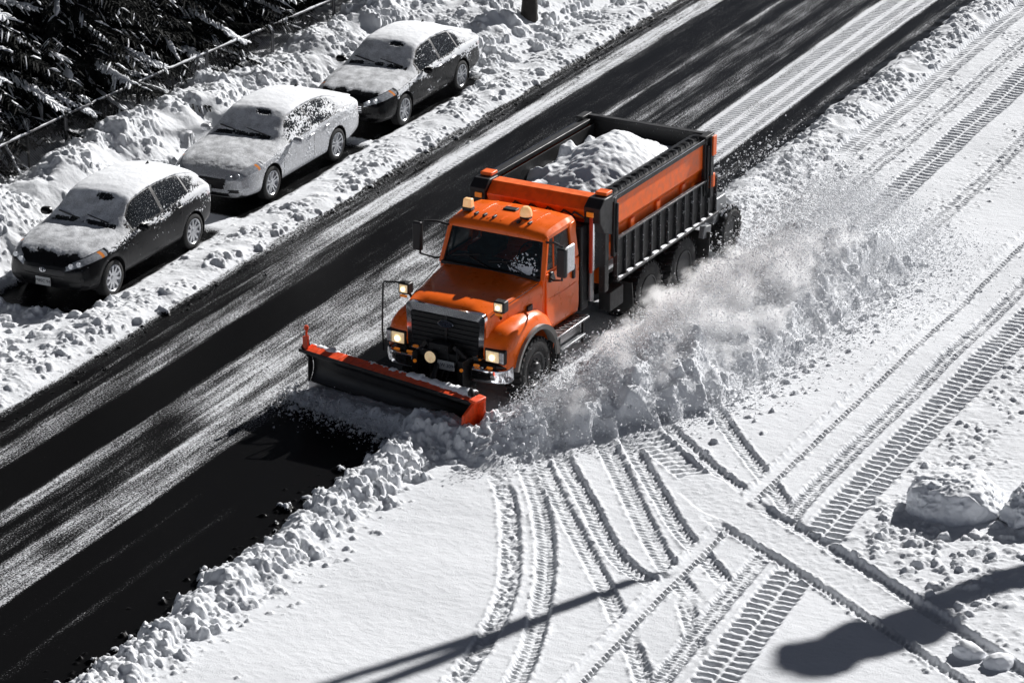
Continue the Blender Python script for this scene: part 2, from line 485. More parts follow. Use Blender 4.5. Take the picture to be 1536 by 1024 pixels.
g = random.gauss; u = random.uniform
clods(70, lambda: (g(.35, .2), u(-12, -2)), .13, .24, .7)
clods(700, lambda: (g(.32, .3), u(-12.5, -2)), .04, .17)
clods(1300, lambda: (g(.40, .4), u(-12.5, -2)), .025, .07)
clods(2600, lambda: (abs(g(0, .65)) + .02, u(7, 28)), .03, .12, .7)
clods(1300, lambda: (g(-6.95, .27), u(-6, 28)), .03, .15, .6, 3.5)
clods(2600, lambda: (g(-7.0, .45), u(-6, 28)), .025, .07, .7)
clods(900, lambda: (u(-12.4, -9.6), u(-6, 28)), .06, .24, .5, 3)
clods(5200, lambda: (u(-12.4, -9.5), u(-6, 28)), .03, .10, .7)
clods(900, lambda: (u(-9.6, -7.4), u(14.5, 28)), .04, .26, .55)
clods(500, lambda: (u(-9.6, -7.2), u(-6, 1.0)), .04, .22, .55)
clods(800, lambda: (u(-9.6, -7.2), u(-6, 17)), .03, .07, .6)
def on_roll():
    t = u(0, 4.3); q = abs(g(0, .27)); p = PL + pd * t + pn * (.1 + q * (1 + .1 * t)); return float(p[0]), float(p[1])
clods(420, on_roll, .03, .13, .7)
clods(260, on_roll, .02, .05, .9)
clods(700, lambda: (g(3.0, .75), u(.5, 9)), .03, .13, .8)
clods(260, lambda: (g(1.7, .35), u(-2.2, .5)), .03, .16, .7)
clods(700, lambda: (g(8.0, .32), u(-2.8, 6)), .02, .09, .6)
clods(700, lambda: (g(4.2, .3), u(6, 24)), .02, .07, .6)
clods(700, lambda: (g(2.0, .3), u(8, 26)), .02, .07, .6)
clods(380, lambda: (g(9.3, 1.1), g(-2.6, .9)), .03, .16, .55)
clods(160, lambda: (g(10.3, .7), g(-4.6, .6)), .03, .12, .55)
clods(160, lambda: (g(4.3, .45), u(-1.2, 4)), .02, .1, .7)
clods(60, lambda: (g(4.6, .5), u(2, 9)), .03, .13, .7)

def blur(A, r):
    for ax in (0, 1):
        C = np.cumsum(np.pad(A, [(r + 1, r) if q == ax else (0, 0) for q in (0, 1)], mode='edge').astype(np.float64), axis=ax)
        n_ = A.shape[ax]
        A = ((np.take(C, np.arange(2 * r + 1, 2 * r + 1 + n_), ax) - np.take(C, np.arange(0, n_), ax)) / (2 * r + 1)).astype(np.float32)
    return A


soft = sstep(-.05, .32, fbm(GX * .9, GY * .9, 3, 180)) * np.clip(rough * 1.5, 0, 1) * (1 - np.clip(trail * 2, 0, 1)) * (1 - .75 * near * right * sstep(1.6, 1.2, GX)) * (1 - .6 * (roll > .02))
Z = Z + soft * (blur(blur(Z, 4), 3) - Z)
crumb = np.clip(rough - .12, 0, 1) * (1 - .6 * soft)
Z += crumb * (.050 * (.42 - np.abs(fbm(GX * 4.3, GY * 4.3, 3, 170, .6))) - .012 + .016 * fbm(GX * 13, GY * 13, 3, 174) - .012 * np.abs(perlin2(GX * 9, GY * 9, 178)))


def track(pts, w_, depth, period=.11, amp=.03, skew=.7, rim=.02, mess=.012, phase=0.0, half=False, clear=True):
    """presses one wheel or crawler track into the snow along a line"""
    global Z
    pts = np.array(pts, float)
    # smooth the line
    for _ in range(3):
        if len(pts) > 2:
            q = [pts[0]]
            for a, b in zip(pts[:-1], pts[1:]): q += [a * .75 + b * .25, a * .25 + b * .75]
            pts = np.array(q + [pts[-1]])
    W2 = w_ / 2; ext = W2 + .16
    lo = pts.min(0) - ext; hi = pts.max(0) + ext
    i0, i1 = max(int((lo[0] - X0) / D), 0), min(int((hi[0] - X0) / D) + 2, NX)
    j0, j1 = max(int((lo[1] - Y0) / D), 0), min(int((hi[1] - Y0) / D) + 2, NY)
    sx, sy = GX[j0:j1, i0:i1], GY[j0:j1, i0:i1]
    best = np.full(sx.shape, 9., np.float32); sd_ = np.zeros_like(best); ss = np.zeros_like(best); acc = 0; inn = np.zeros(sx.shape, bool)
    for a, b in zip(pts[:-1], pts[1:]):
        d = b - a; Ls = np.hypot(*d)
        if Ls < 1e-6: continue
        d /= Ls
        t = (sx - a[0]) * d[0] + (sy - a[1]) * d[1]; tc_ = np.clip(t, 0, Ls)
        ex, ey = sx - a[0] - d[0] * tc_, sy - a[1] - d[1] * tc_
        di = np.hypot(ex, ey); m = di < best
        best[m] = di[m]; sd_[m] = (d[0] * ey - d[1] * ex)[m]; ss[m] = (acc + tc_)[m]; acc += Ls
    dd = best + .018 * perlin2(sx * 5, sy * 5, 60) + .008 * perlin2(sx * 17, sy * 17, 61)
    k = sstep(W2 + .02, W2 - .035, dd)
    sgn = np.where(sd_ > 0, 1, -1)
    ph = ss / period + skew * np.abs(sd_) / period + np.where(sd_ > 0, phase, phase + .5) + .16 * perlin2(sx * 3, sy * 3, 65)
    rib = (sstep(-.25, .25, np.sin(ph * 2 * np.pi)) - .5) * np.clip(.98 + .60 * perlin2(sx * 1.4 + 3, sy * 1.4, 67) + .35 * perlin2(sx * 5, sy * 5, 68), .2, 1.2)
    endf = sstep(0, .5, ss) * sstep(0, .5, acc - ss) * .85 + .15
    ribm = sstep(.015, .04, np.abs(sd_)) if skew else 1.0
    if half: ribm = ribm * sstep(-.03, .02, sd_ * half)
    prof = endf * (-.8 * depth) + endf * amp * rib * ribm + 1.5 * mess * fbm(sx * 9, sy * 9, 4, 62, .6)
    rm = rim * .55 * np.exp(-((dd - W2 - .03) / .03) ** 2) * np.clip(.55 + 1.5 * perlin2(sx * 7, sy * 7, 63) + .8 * perlin2(sx * 19, sy * 19, 64), 0, 2)
    zz = Z[j0:j1, i0:i1]; zs = Zsm[j0:j1, i0:i1]
    Z[j0:j1, i0:i1] = zz * (1 - k) + (zs + prof) * k + rm * (1 - k) * endf


# curving wheel tracks fanning out from the plough
track([(2.0, -3.0), (2.45, -3.6), (2.79, -4.18), (3.55, -5.67), (3.94, -6.65), (4.18, -7.56), (4.38, -8.62), (4.6, -10.5)], .30, .055, .12, .022, .5, .03, .045)
track([(2.15, -2.4), (2.53, -2.88), (3.23, -3.96), (3.85, -5.12), (4.41, -6.42), (4.91, -7.83), (5.15, -8.8), (5.4, -10.5)], .29, .075, .10, .03, .4, .035, .016)
track([(2.3, -2.1), (2.64, -2.59), (3.43, -3.65), (4.28, -4.7), (5.12, -5.78), (5.75, -6.7)], .27, .055, .11, .028, .6, .02, .018)
track([(2.4, -1.6), (2.65, -2.01), (3.56, -3.15), (4.49, -4.39), (5.05, -4.95), (5.7, -5.3)], .30, .08, .12, .035, .6, .035, .02)
track([(2.8, -.9), (3.17, -1.4), (4.07, -2.68), (4.99, -3.94), (5.74, -4.9), (6.3, -5.5)], .33, .055, .105, .03, .5, .025, .014)
track([(3.0, -.5), (3.39, -1.06), (4.4, -2.4), (5.24, -3.5), (5.75, -3.98), (6.6, -4.9)], .28, .075, .115, .035, .6, .03, .02)
track([(3.2, -.4), (3.7, -.8), (4.66, -1.62), (5.64, -2.45)], .52, .06, .16, .035, .1, .03, .016)
track([(3.4, .1), (3.76, -.27), (4.53, -.97), (5.03, -1.41), (5.75, -1.95)], .22, .065, .11, .03, .6, .03, .016)
track([(3.8, 1.1), (4.13, .65), (4.9, -.31), (5.56, -1.04), (6.6, -2.4)], .27, .07, .11, .034, .6, .03, .016)
track([(5.9, -6.9), (6.5, -7.7), (7.0, -8.6)], .26, .06, .11, .03, .6, .03, .03)
track([(6.2, -5.6), (6.7, -6.4), (7.0, -7.0)], .26, .06, .11, .03, .6, .03, .03)
# long straight tracks running with the road
track([(5.88, -11), (5.82, -8), (5.75, -5.2), (5.75, -2.6), (5.76, 0), (6.0, 10), (6.35, 26)], .30, .07, .115, .045, .9, .035, .008, half=-1)
track([(6.95, -11), (6.83, -7.6), (6.72, -5.6), (6.62, -3.4), (6.47, -1.5), (6.5, 1), (6.75, 9), (7.2, 26)], .30, .06, .085, .03, .2, .02, .022)
track([(7.62, -11), (7.5, -7.6), (7.36, -5.7), (7.22, -3.8), (7.12, -1), (7.2, 3), (7.35, 8), (7.8, 26)], .62, .055, .17, .055, .06, .015, .012)
track([(3.05, 7.5), (3.04, 10), (2.95, 16), (2.9, 21), (2.8, 32)], .60, .045, .17, .04, .06, .015, .01)
track([(1.25, 14), (1.25, 19), (1.15, 27), (1.1, 32)], .46, .03, .14, .024, .05, .01, .008)
track([(2.1, 10), (2.1, 18), (2.0, 32)], .3, .03, .11, .022, .3, .02, .02)
track([(4.25, 7), (4.25, 12), (4.2, 22), (4.1, 32)], .32, .03, .11, .02, .3, .02, .025)
# the packed crossing lane with a rut on either side
lane = [(4.9, -1.9), (5.64, -2.5), (6.9, -3.22), (8.05, -3.92), (9.2, -4.75), (11.0, -6.0), (12.5, -7.0)]
track(lane, .86, .05, .5, .004, .2, .0, .01)
off = lambda L_, o: [(x + .5 * o, y + .86 * o) for x, y in L_]
track(off(lane[1:], .44), .2, .10, .11, .03, .5, .035, .016)
track(off(lane[1:], -.44), .22, .12, .11, .035, .5, .045, .016)
# thin snow and tread print on the road
PX1 = [-6.6, -6.4, -6.3, -6.0, -5.95, -5.85, -5.7, -5.6, -5.15, -5.05, -4.25, -4.15, -3.95, -3.85, -3.5, -3.4, -3.2, -3.1, -2.4, -2.33, -1.95, -1.87, -1.75, -1.3, -1.2, -1.0, -.3, -.12, .0]
PV1 = [1.0, .7, .24, .16, .5, .28, .12, .55, .6, .05, .04, .62, .62, .24, .28, .42, .32, .66, .64, .06, .05, .26, .05, .05, .26, .05, .04, .3, 1.0]
PX2 = [-6.7, -6.5, -6.2, -6.05, -5.95, -5.6, -5.5, -5.0, -4.4, -4.25, -4.1, -3.85, -3.7, -3.3, -3.15, -2.95, -2.85, -2.5, -2.4, -2.2, -2.1, -1.0, -.9, -.6, -.45, -.32, -.1, .08]
PV2 = [1.0, .42, .18, .38, .68, .78, .12, .1, .14, .52, .18, .1, .4, .34, .12, .18, .42, .34, .12, .2, .86, .84, .08, .1, .42, .1, .05, 1.0]
xw = GX + .05 * perlin2(GY * .22, GX * 0 + 1.7, 70)
p1 = np.interp(xw, PX1, PV1); p2 = np.interp(xw, PX2, PV2)
p1 = np.where((p1 > .3) & (p1 < .7), p1 * .80, p1)
p2 = p2 + .09 * (p2 < .3)
cov = p1 + (p2 - p1) * sstep(0, 9, GY)
# broad thin cover beside the truck
cov = np.maximum(cov, .55 * sstep(-4.4, -3.8, GX) * sstep(-2.3, -2.7, GX) * sstep(-4.5, -2, GY) * sstep(9, 5, GY))
# dark wet patch cleared in front of the blade
cov *= 1 - .8 * sstep(-2.6, -2.2, GX) * sstep(-.05, -.5, GX) * sstep(-6.5, -4.0, GY) * sstep(-1.5, -2.0, GY)
st = fbm(GX * 9, GY * .45, 4, 72, .6) + .55 * fbm(GX * 24 + .6 * perlin2(GX * 2, GY * .3, 75), GY * .35, 2, 76) + .5 * perlin2(GX * 3, GY * .22, 79)
cov = cov + roadm * (.30 * st + .12 * perlin2(GX * 4, GY * 1.1, 78)) * (.30 + 1.1 * np.clip(cov, 0, .65))
cov = np.where(roadm > .5, cov, 1.0)
cov = np.maximum(cov, sstep(.02, .05, Z - .0) * (1 - roadm))
cov = np.clip(cov, 0, 1)
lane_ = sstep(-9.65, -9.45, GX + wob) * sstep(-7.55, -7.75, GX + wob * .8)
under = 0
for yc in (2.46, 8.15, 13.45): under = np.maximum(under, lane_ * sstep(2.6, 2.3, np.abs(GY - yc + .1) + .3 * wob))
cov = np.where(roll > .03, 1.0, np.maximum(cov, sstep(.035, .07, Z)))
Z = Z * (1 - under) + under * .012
cov = cov * (1 - under) + under * (.18 + .25 * fbm(GX * 4, GY * 3, 3, 88))  # bare asphalt under the cars, in part standing in for their black shadow
grove_shade = sstep(-12.5, -13.0, GX + .5 * fbm(GX * 1.2, GY * 1.2, 3, 89)); cov = cov * (1 - .92 * grove_shade)  # snow cover cut past the fence: the grove's shade put into the ground colour
thin = roadm * sstep(.25, .9, cov)
Z += thin * (.012 + .008 * fbm(GX * 12, GY * 7, 3, 80))
treadx = lambda c, h: sstep(c - h, c - h + .03, xw) * sstep(c + h, c + h - .03, xw)
ribs = sstep(-.3, .3, np.sin(GY * 2 * np.pi / .13 + 1.5 * perlin2(GX * 2, GY * .7, 82))) - .5
Z += thin * ribs * .022 * (sstep(5, 9, GY) * (treadx(-1.85, .17) + treadx(-1.45, .12) + treadx(-1.12, .1) + .8 * treadx(-5.62, .07)) + sstep(1, -2, GY) * (treadx(-2.45, .06) + .6 * treadx(-4.05, .07)))
Z = Z.astype(np.float32)


def hz(x, y):
    i = int(np.clip((x - X0) / D, 0, NX - 1)); j = int(np.clip((y - Y0) / D, 0, NY - 1))
    return float(Z[j, i])


# keep the cells the picture can see, with a margin for a step to the side
quad = [(-1.1, -11.7), (11.1, -5.6), (.9, 27.4), (-21, 16.6)]
vis = np.ones((NY, NX), bool)
for (ax, ay), (bx, by) in zip(quad, quad[1:] + quad[:1]):
    dx, dy = bx - ax, by - ay; Ls = math.hypot(dx, dy)
    vis &= ((GX - ax) * (-dy) + (GY - ay) * dx) / Ls > -2.4
cell = vis[:-1, :-1] & vis[1:, 1:] & vis[:-1, 1:] & vis[1:, :-1]


def patch(name, x0, x1, label=None):
    cx = (gxs[:-1] >= x0 - 1e-4) & (gxs[:-1] < x1 - 1e-4)
    cm = cell & cx[None, :]
    jj, ii = np.nonzero(cm)
    a = jj * NX + ii
    F = np.stack([a, a + 1, a + 1 + NX, a + NX], 1)
    used = np.unique(F); mp = np.full(NX * NY, -1, np.int32); mp[used] = np.arange(len(used))
    V = np.stack([GX.ravel()[used], GY.ravel()[used], Z.ravel()[used]], 1)
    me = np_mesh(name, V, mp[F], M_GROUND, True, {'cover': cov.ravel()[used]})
    o = link(name, me); tag(o, label, kind='structure'); return o


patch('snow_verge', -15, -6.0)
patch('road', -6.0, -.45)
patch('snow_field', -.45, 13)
# the wide ground beyond, well below the detailed sheets' surface
MBg = MB(); MBg.add([(-400, -400, -.12), (400, -400, -.12), (400, 400, -.12), (-400, 400, -.12)], [(0, 1, 2, 3)])
tag(MBg.build('ground', M_SNOW, smooth=0), kind='structure')

# ================================================================== PARKED CARS
def pchip(xs, ys, x):
    xs = np.array(xs, float); ys = np.array(ys, float); h = np.diff(xs); d = np.diff(ys) / h; m = np.zeros_like(ys)
    m[0], m[-1] = d[0], d[-1]
    for i in range(1, len(xs) - 1):
        m[i] = 0 if d[i - 1] * d[i] <= 0 else 2 * d[i - 1] * d[i] / (d[i - 1] + d[i]) * 1.0
    i = np.clip(np.searchsorted(xs, x) - 1, 0, len(xs) - 2); t = (x - xs[i]) / h[i]
    return ((1 + 2 * t) * (1 - t) ** 2 * ys[i] + t * (1 - t) ** 2 * h[i] * m[i] + t * t * (3 - 2 * t) * ys[i + 1] + t * t * (t - 1) * h[i] * m[i + 1])


def wheel(parent, c, radius, width, side, rim_r, nsp, mrim, style=0, snowy=0.0):
    """side = +1 when the outer face looks to +X. thing > wheel > tyre, rim"""
    w_ = empty('wheel', c); w_.parent = parent
    s = side; h = width / 2
    t = MB()
    t.lathe([(-h * s, rim_r * .98), (-h * s, radius * .86), (-h * .86 * s, radius * .96), (-h * .5 * s, radius), (h * .5 * s, radius), (h * .86 * s, radius * .965),
             (h * s, radius * .87), (h * 1.02 * s, rim_r * 1.12), (h * .9 * s, rim_r * 1.0), (h * .35 * s, rim_r * .97), (h * .3 * s, .02)], 'x', (0, 0, 0), 48)
    nt_ = 44
    for k in range(nt_):
        a = 2 * math.pi * k / nt_
        for q in (-1, 1):
            M = Matrix.Rotation(a + q * .03, 4, 'X') @ Matrix.Translation((q * h * .45, 0, radius * .997)) @ Euler((0, 0, q * .5)).to_matrix().to_4x4()
            t.add([(-h * .42, -.011, -.008), (h * .42, -.011, -.008), (h * .42, .011, -.008), (-h * .42, .011, -.008), (-h * .4, -.009, .007), (h * .4, -.009, .007), (h * .4, .009, .007), (-h * .4, .009, .007)],
                  [(4, 5, 6, 7), (0, 1, 5, 4), (1, 2, 6, 5), (2, 3, 7, 6), (3, 0, 4, 7)], M)
    t.build('tyre', M_RUBBER, w_, smooth=40)
    r = MB(); xo = h * .88 * s
    r.lathe([(xo - .03 * s, rim_r * 1.0), (xo + .012 * s, rim_r * 1.02), (xo + .016 * s, rim_r * .97), (xo, rim_r * .91), (xo - .05 * s, rim_r * .89)], 'x', (0, 0, 0), 40)
    for k in range(nsp):
        a = 2 * math.pi * k / nsp
        for q in ((-1, 1) if style else (0,)):
            M = Matrix.Rotation(a, 4, 'X')
            w0, w1 = (.020, .017) if style else (.034, .026)
            o0 = q * .018; o1 = q * rim_r * .19
            r.add([(xo - .055 * s, o0 - w0, .03), (xo - .055 * s, o0 + w0, .03), (xo - .03 * s, o1 + w1, rim_r * .93), (xo - .03 * s, o1 - w1, rim_r * .93),
                   (xo - .012 * s, o0 - w0, .03), (xo - .012 * s, o0 + w0, .03), (xo + .006 * s, o1 + w1 * .8, rim_r * .93), (xo + .006 * s, o1 - w1 * .8, rim_r * .93)],
                  [(0, 1, 2, 3), (4, 7, 6, 5), (0, 4, 5, 1), (1, 5, 6, 2), (2, 6, 7, 3), (3, 7, 4, 0)], M)
    r.lathe([(xo - .06 * s, .06), (xo - .008 * s, .058), (xo, .045), (xo + .001 * s, .01)], 'x', (0, 0, 0), 20)
    r.build('rim', mrim, w_, smooth=35)
    return w_


COLS = ['y', 'ws', 'zs', 'wm', 'zm', 'wb', 'zb', 'we', 'ze', 'zt']
SEDAN = [
    (-2.22, .60, .24, .77, .45, .73, .62, .54, .69, .71), (-2.10, .68, .21, .845, .47, .81, .68, .61, .755, .785), (-1.78, .75, .20, .895, .50, .87, .755, .66, .85, .89),
    (-1.35, .78, .20, .91, .52, .895, .82, .68, .92, .96), (-.88, .78, .20, .91, .54, .90, .88, .70, .98, 1.02), (-.58, .78, .20, .91, .54, .90, .90, .67, 1.15, 1.20),
    (-.18, .78, .20, .91, .54, .90, .92, .59, 1.37, 1.43), (.5, .78, .20, .91, .54, .90, .93, .575, 1.405, 1.47), (1.0, .78, .20, .91, .55, .90, .945, .57, 1.38, 1.445),
    (1.38, .78, .20, .91, .55, .90, .955, .57, 1.31, 1.38), (1.78, .77, .21, .905, .56, .885, .965, .61, 1.15, 1.205), (2.1, .73, .23, .88, .57, .855, .965, .645, 1.035, 1.07),
    (2.34, .66, .26, .84, .58, .815, .95, .62, 1.02, 1.05), (2.44, .60, .30, .79, .58, .77, .88, .56, .95, .97)]
HATCH = [
    (-2.08, .60, .27, .76, .48, .72, .66, .54, .74, .77), (-1.96, .68, .24, .845, .50, .81, .73, .61, .81, .85), (-1.7, .75, .23, .895, .54, .875, .82, .66, .91, .955),
    (-1.35, .78, .23, .915, .56, .90, .89, .68, .98, 1.02), (-.95, .78, .23, .915, .57, .905, .945, .70, 1.04, 1.08), (-.66, .78, .23, .915, .57, .905, .965, .67, 1.2, 1.25),
    (-.27, .78, .23, .915, .57, .905, .985, .60, 1.45, 1.51), (.4, .78, .23, .915, .57, .905, 1.0, .585, 1.50, 1.565), (.95, .78, .23, .915, .58, .905, 1.03, .58, 1.48, 1.545),
    (1.5, .77, .24, .905, .59, .89, 1.06, .575, 1.39, 1.46), (1.85, .74, .26, .88, .61, .865, 1.06, .575, 1.27, 1.33), (2.05, .70, .29, .85, .62, .83, 1.02, .58, 1.12, 1.16), (2.14, .64, .33, .80, .62, .78, .92, .56, 1.0, 1.02)]


def chaikin(P, it):
    for _ in range(it):
        Q = P[:, :-1] * .75 + P[:, 1:] * .25; T = P[:, :-1] * .25 + P[:, 1:] * .75
        n = Q.shape[1]; O = np.empty((P.shape[0], 2 * n + 2, P.shape[2])); O[:, 0] = P[:, 0]; O[:, -1] = P[:, -1]; O[:, 1:-1:2] = Q; O[:, 2:-1:2] = T
        P = O
    return P


def car(loc, rz, table, wbase, hatch, paint, label, snow_seed, rim_style, snowside, plate=None, chrome_grille=False, arch_trim=False, headz=(.60, .71), plate_sub=True):
    root = empty('parked_car', loc, rz)
    tag(root, label, 'car', 'cars parked along the snow bank')
    tb = np.array(table); NS = 300
    ys = np.linspace(tb[0, 0], tb[-1, 0], NS)
    c = {k: pchip(tb[:, 0], tb[:, i], ys) for i, k in enumerate(COLS)}
    ws, zs, wm, zm, wb, zb, we, ze, zt = [c[k] for k in COLS[1:]]
    o = np.zeros_like(ys)
    pts = [(o, zs), (ws - .02, zs), (wm - .015, zs + .1), (wm + .005, zm), (wb + .012, zb - .09), (wb, zb), (wb * .62 + we * .38, zb * .62 + ze * .38 + .012), (wb * .18 + we * .82 + .012, zb * .16 + ze * .84), (we - .01, ze + .012), (we * .72, ze * .4 + zt * .6), (we * .36, zt - .004), (o, zt)]
    P = np.stack([np.stack([a, b, np.full_like(a, i)], -1) for i, (a, b) in enumerate(pts)], 1)     # NS,12,3
    P = chaikin(P, 4)
    n = P.shape[1]
    full = np.concatenate([P, (P * np.array([-1, 1, 1]))[:, -2:0:-1]], 1)                        # closed ring
    m = full.shape[1]
    secs = []; T = []
    NC = 26
    def cap(S_, y, bulge, sg):
        out = []
        cz = (S_[:, 1].min() + S_[:, 1].max()) / 2
        for r in np.sin(np.linspace(0, np.pi / 2, NC))[:-1] if sg < 0 else np.sin(np.linspace(0, np.pi / 2, NC))[:-1][::-1]:
            q = np.empty((m, 3)); r_ = max(r, .004)
            q[:, 0] = S_[:, 0] * r_; q[:, 2] = cz + (S_[:, 1] - cz) * r_; q[:, 1] = y + sg * bulge * (1 - r_ ** 3.0)
            out.append(q)
        return out
    A = cap(full[0], ys[0], .13, -1); B = cap(full[-1], ys[-1], .07, 1)
    mid = [np.stack([full[i, :, 0], np.full(m, ys[i]), full[i, :, 1]], 1) for i in range(NS)]
    V = np.array(A + mid + B); tt = np.concatenate([np.repeat(full[:1, :, 2], len(A), 0), full[:, :, 2], np.repeat(full[-1:, :, 2], len(B), 0)])
    NSt = len(V)
    iscap = np.zeros(NSt, int); iscap[:len(A)] = -1; iscap[-len(B):] = 1
    idx = np.arange(NSt * m).reshape(NSt, m)
    F = np.stack([idx[:-1], np.roll(idx, -1, 1)[:-1], np.roll(idx, -1, 1)[1:], idx[1:]], -1).reshape(-1, 4)
    Vf = V.reshape(-1, 3); ctr = Vf[F].mean(1); tf = tt.reshape(-1)[F].mean(1); cf = iscap.repeat(m)[F].mean(1)
    ax_ = np.abs(ctr[:, 0]); y = ctr[:, 1]; z = ctr[:, 2]
    zbv = np.interp(y, ys, zb); zev = np.interp(y, ys, ze)
    yf, yr = -wbase / 2, wbase / 2
    RW = .335
    cls = np.zeros(len(F), int)     # 0 body 1 trim 2 side glass 3 windscreen 4 rear glass 5 headlight 6 grille 7 taillight 8 doors 9 dropped 10 lower trim 11 amber
    h = hatch
    y_ws0, y_ws1 = (-.92, -.29) if h else (-.85, -.20)
    y_rw0, y_rw1 = (1.62, 2.02) if h else (1.42, 2.02)
    # glass
    sg0, sg1 = (-.66, 1.78) if h else (-.6, 1.72)
    lower = zbv + .03; upper = zev - .03
    side = (y > sg0) & (y < sg1) & (z > lower - .012) & (z < upper + .016) & (tf > 5) & (tf < 8.1)
    rearcut = (z < upper - .0) | (y < 1.2)
    cls[side & rearcut] = 1
    bp = .36; qp = 1.28 if h else 1.22
    gl = side & (z > lower + .012) & (z < upper - .012) & (y > sg0 + .03) & (y < sg1 - .05) & (np.abs(y - bp - .0) > .04) & (np.abs(y - qp) > .022)
    cls[gl] = 2
    wsr = (tf > 8.0) & (y > y_ws0) & (y < y_ws1) & (cf == 0)
    cls[wsr] = 1; cls[wsr & (tf > 8.15) & (y > y_ws0 + .06) & (y < y_ws1 - .03)] = 3
    rwr = (tf > 8.2) & (y > y_rw0) & (y < y_rw1) & (cf == 0)
    cls[rwr] = 4
    # lights
    u_ = np.clip((ax_ - .40) / .46, -1, 1)
    zl, zh = headz[0] + .14 * u_ + .05 * np.clip(y + 2.1, 0, .6), headz[1] + .155 * u_ + .06 * np.clip(y + 2.1, 0, .6)
    yfront = tb[0, 0]
    hl = (ax_ > .42) & (z > zl) & (z < zh) & (y < yfront + .56) & (tf < 8.3)
    cls[hl] = 5
    cls[hl & (y > yfront + .43) & (y < yfront + .50)] = 11
    gr = (cf < 0) & (ax_ < .44 - .35 * np.clip(headz[0] + .02 - z, 0, 1)) & (z > headz[0] - .13) & (z < headz[1] - .035)
    cls[gr] = 6
    cls[(cf < 0) & (ax_ < .50) & (z > .27) & (z < .36)] = 6
    fog = (y < yfront + .06) & (np.abs(ax_ - .60) < .10) & (np.abs(z - .40) < .035) & (cf <= 0)
    cls[fog] = 1
    tl = (y > tb[-1, 0] - .22) & (ax_ > .56) & (z > (.80 if not h else .86)) & (z < (.93 if not h else 1.0)) & (tf < 8)
    cls[tl] = 7
    # doors and gaps
    dz = (z > np.interp(y, ys, zs) + .13) & (z < lower - .012) & (tf > 2) & (tf < 6)
    d0, d2 = yf + .47, yr - (.36 if not h else .40)
    cls[dz & (y > d0) & (y < d2) & (cls == 0)] = 8
    gap = dz & ((np.abs(y - d0) < .008) | (np.abs(y - bp) < .008) | (np.abs(y - d2) < .008))
    cls[gap] = 1
    cls[(tf > .9) & (z < np.interp(y, ys, zs) + .085) & (cf == 0)] = 10
    # wheel openings
    for yw in (yf, yr):
        cls[(np.hypot(y - yw, z - RW + .0) < RW + .055) & (ax_ > .5)] = 9
        lip = np.hypot(y - yw, z - RW)
        if arch_trim: cls[(lip < RW + .115) & (lip >= RW + .055) & (ax_ > .5) & np.isin(cls, (0, 8, 10))] = 10

    def sub(name, mask, mat, parent=root, smooth=True):
        if not mask.any(): return None
        f = F[mask]; used = np.unique(f); mp = np.full(len(Vf), -1, np.int32); mp[used] = np.arange(len(used))
        me = np_mesh(name, Vf[used], mp[f], mat, smooth)
        return link(name, me, parent)
    body = sub('body', cls == 0, paint)
    sub('trim', (cls == 1) | (cls == 10), M_BLACK)
    sgn = ctr[:, 0] > 0
    for sd_ in (True, False):
        k = sgn == sd_
        d_ = sub('door', (cls == 8) & k & (y < bp), paint); e_ = sub('door', (cls == 8) & k & (y > bp), paint)
        sx = 1 if sd_ else -1
        for dd, yy in ((d_, bp - .10), (e_, d2 - .08)):
            hb = MB(); zz = np.interp(yy, ys, zb) - .07
            xx = np.interp(yy, ys, wb) + .012
            hb.tube([(sx * (xx - .015), yy - .09, zz - .012), (sx * (xx + .022), yy - .07, zz), (sx * (xx + .022), yy + .05, zz + .004), (sx * (xx - .015), yy + .075, zz)], .013, 6)
            hb.build('handle', M_CHROME if chrome_grille else paint, dd)
        sub('window', (cls == 2) & k & (y < bp), M_CARGLASS); sub('window', (cls == 2) & k & (y > bp) & (y < qp), M_CARGLASS); sub('quarter_window', (cls == 2) & k & (y > qp), M_CARGLASS)
        hlm = sub('headlight', (cls == 5) & k, M_HEADL)
        am = sub('indicator', (cls == 11) & k, M_AMBERLENS, hlm)
        # projector rings inside the lamp
        for q in (.52, .66):
            zz = headz[0] + .06 + .14 * (q - .4) / .46; yy = yfront - .02 + .30 * (q - .4) ** 1.0
            ml = MB(); ml.lathe([(-.02, .045), (.0, .045), (.004, .035), (.0, .01)], 'y', (sx * q, yy - .045, zz), 16); ml.build('reflector', M_HEADL, hlm)
        sub('taillight', (cls == 7) & k, M_REDLENS)
        # mirror
        mb = MB(); xm = np.interp(-.48, ys, wb); zmr = np.interp(-.48, ys, zb) + .06
        mb.loft([[(sx * (xm + .06 + dx_), -.50 + yy * s_, zmr + zz * s_) for yy, zz in ((-.085, -.035), (-.06, -.062), (.06, -.055), (.075, 0), (.06, .062), (-.04, .075), (-.1, .02))] for dx_, s_ in ((-.03, .45), (0, .85), (.06, 1.0), (.14, .95), (.18, .6))])
        mb.bar((sx * (xm - .04), -.47, zmr - .035), (sx * (xm + .08), -.49, zmr - .02), .07, .03)
        mo = mb.build('mirror', paint, root, bevel=.012, subsurf=0)
    sub('windscreen', cls == 3, M_CARGLASS); sub('rear_window', cls == 4, M_CARGLASS)
    sub('grille', cls == 6, M_GRILLE)
    yg = yfront - .13
    # grille bars, badge, plate, wipers, wheel wells
    zc_g = (headz[0] - .13 + headz[1] - .035) / 2
    nbar = 4 if chrome_grille else 2
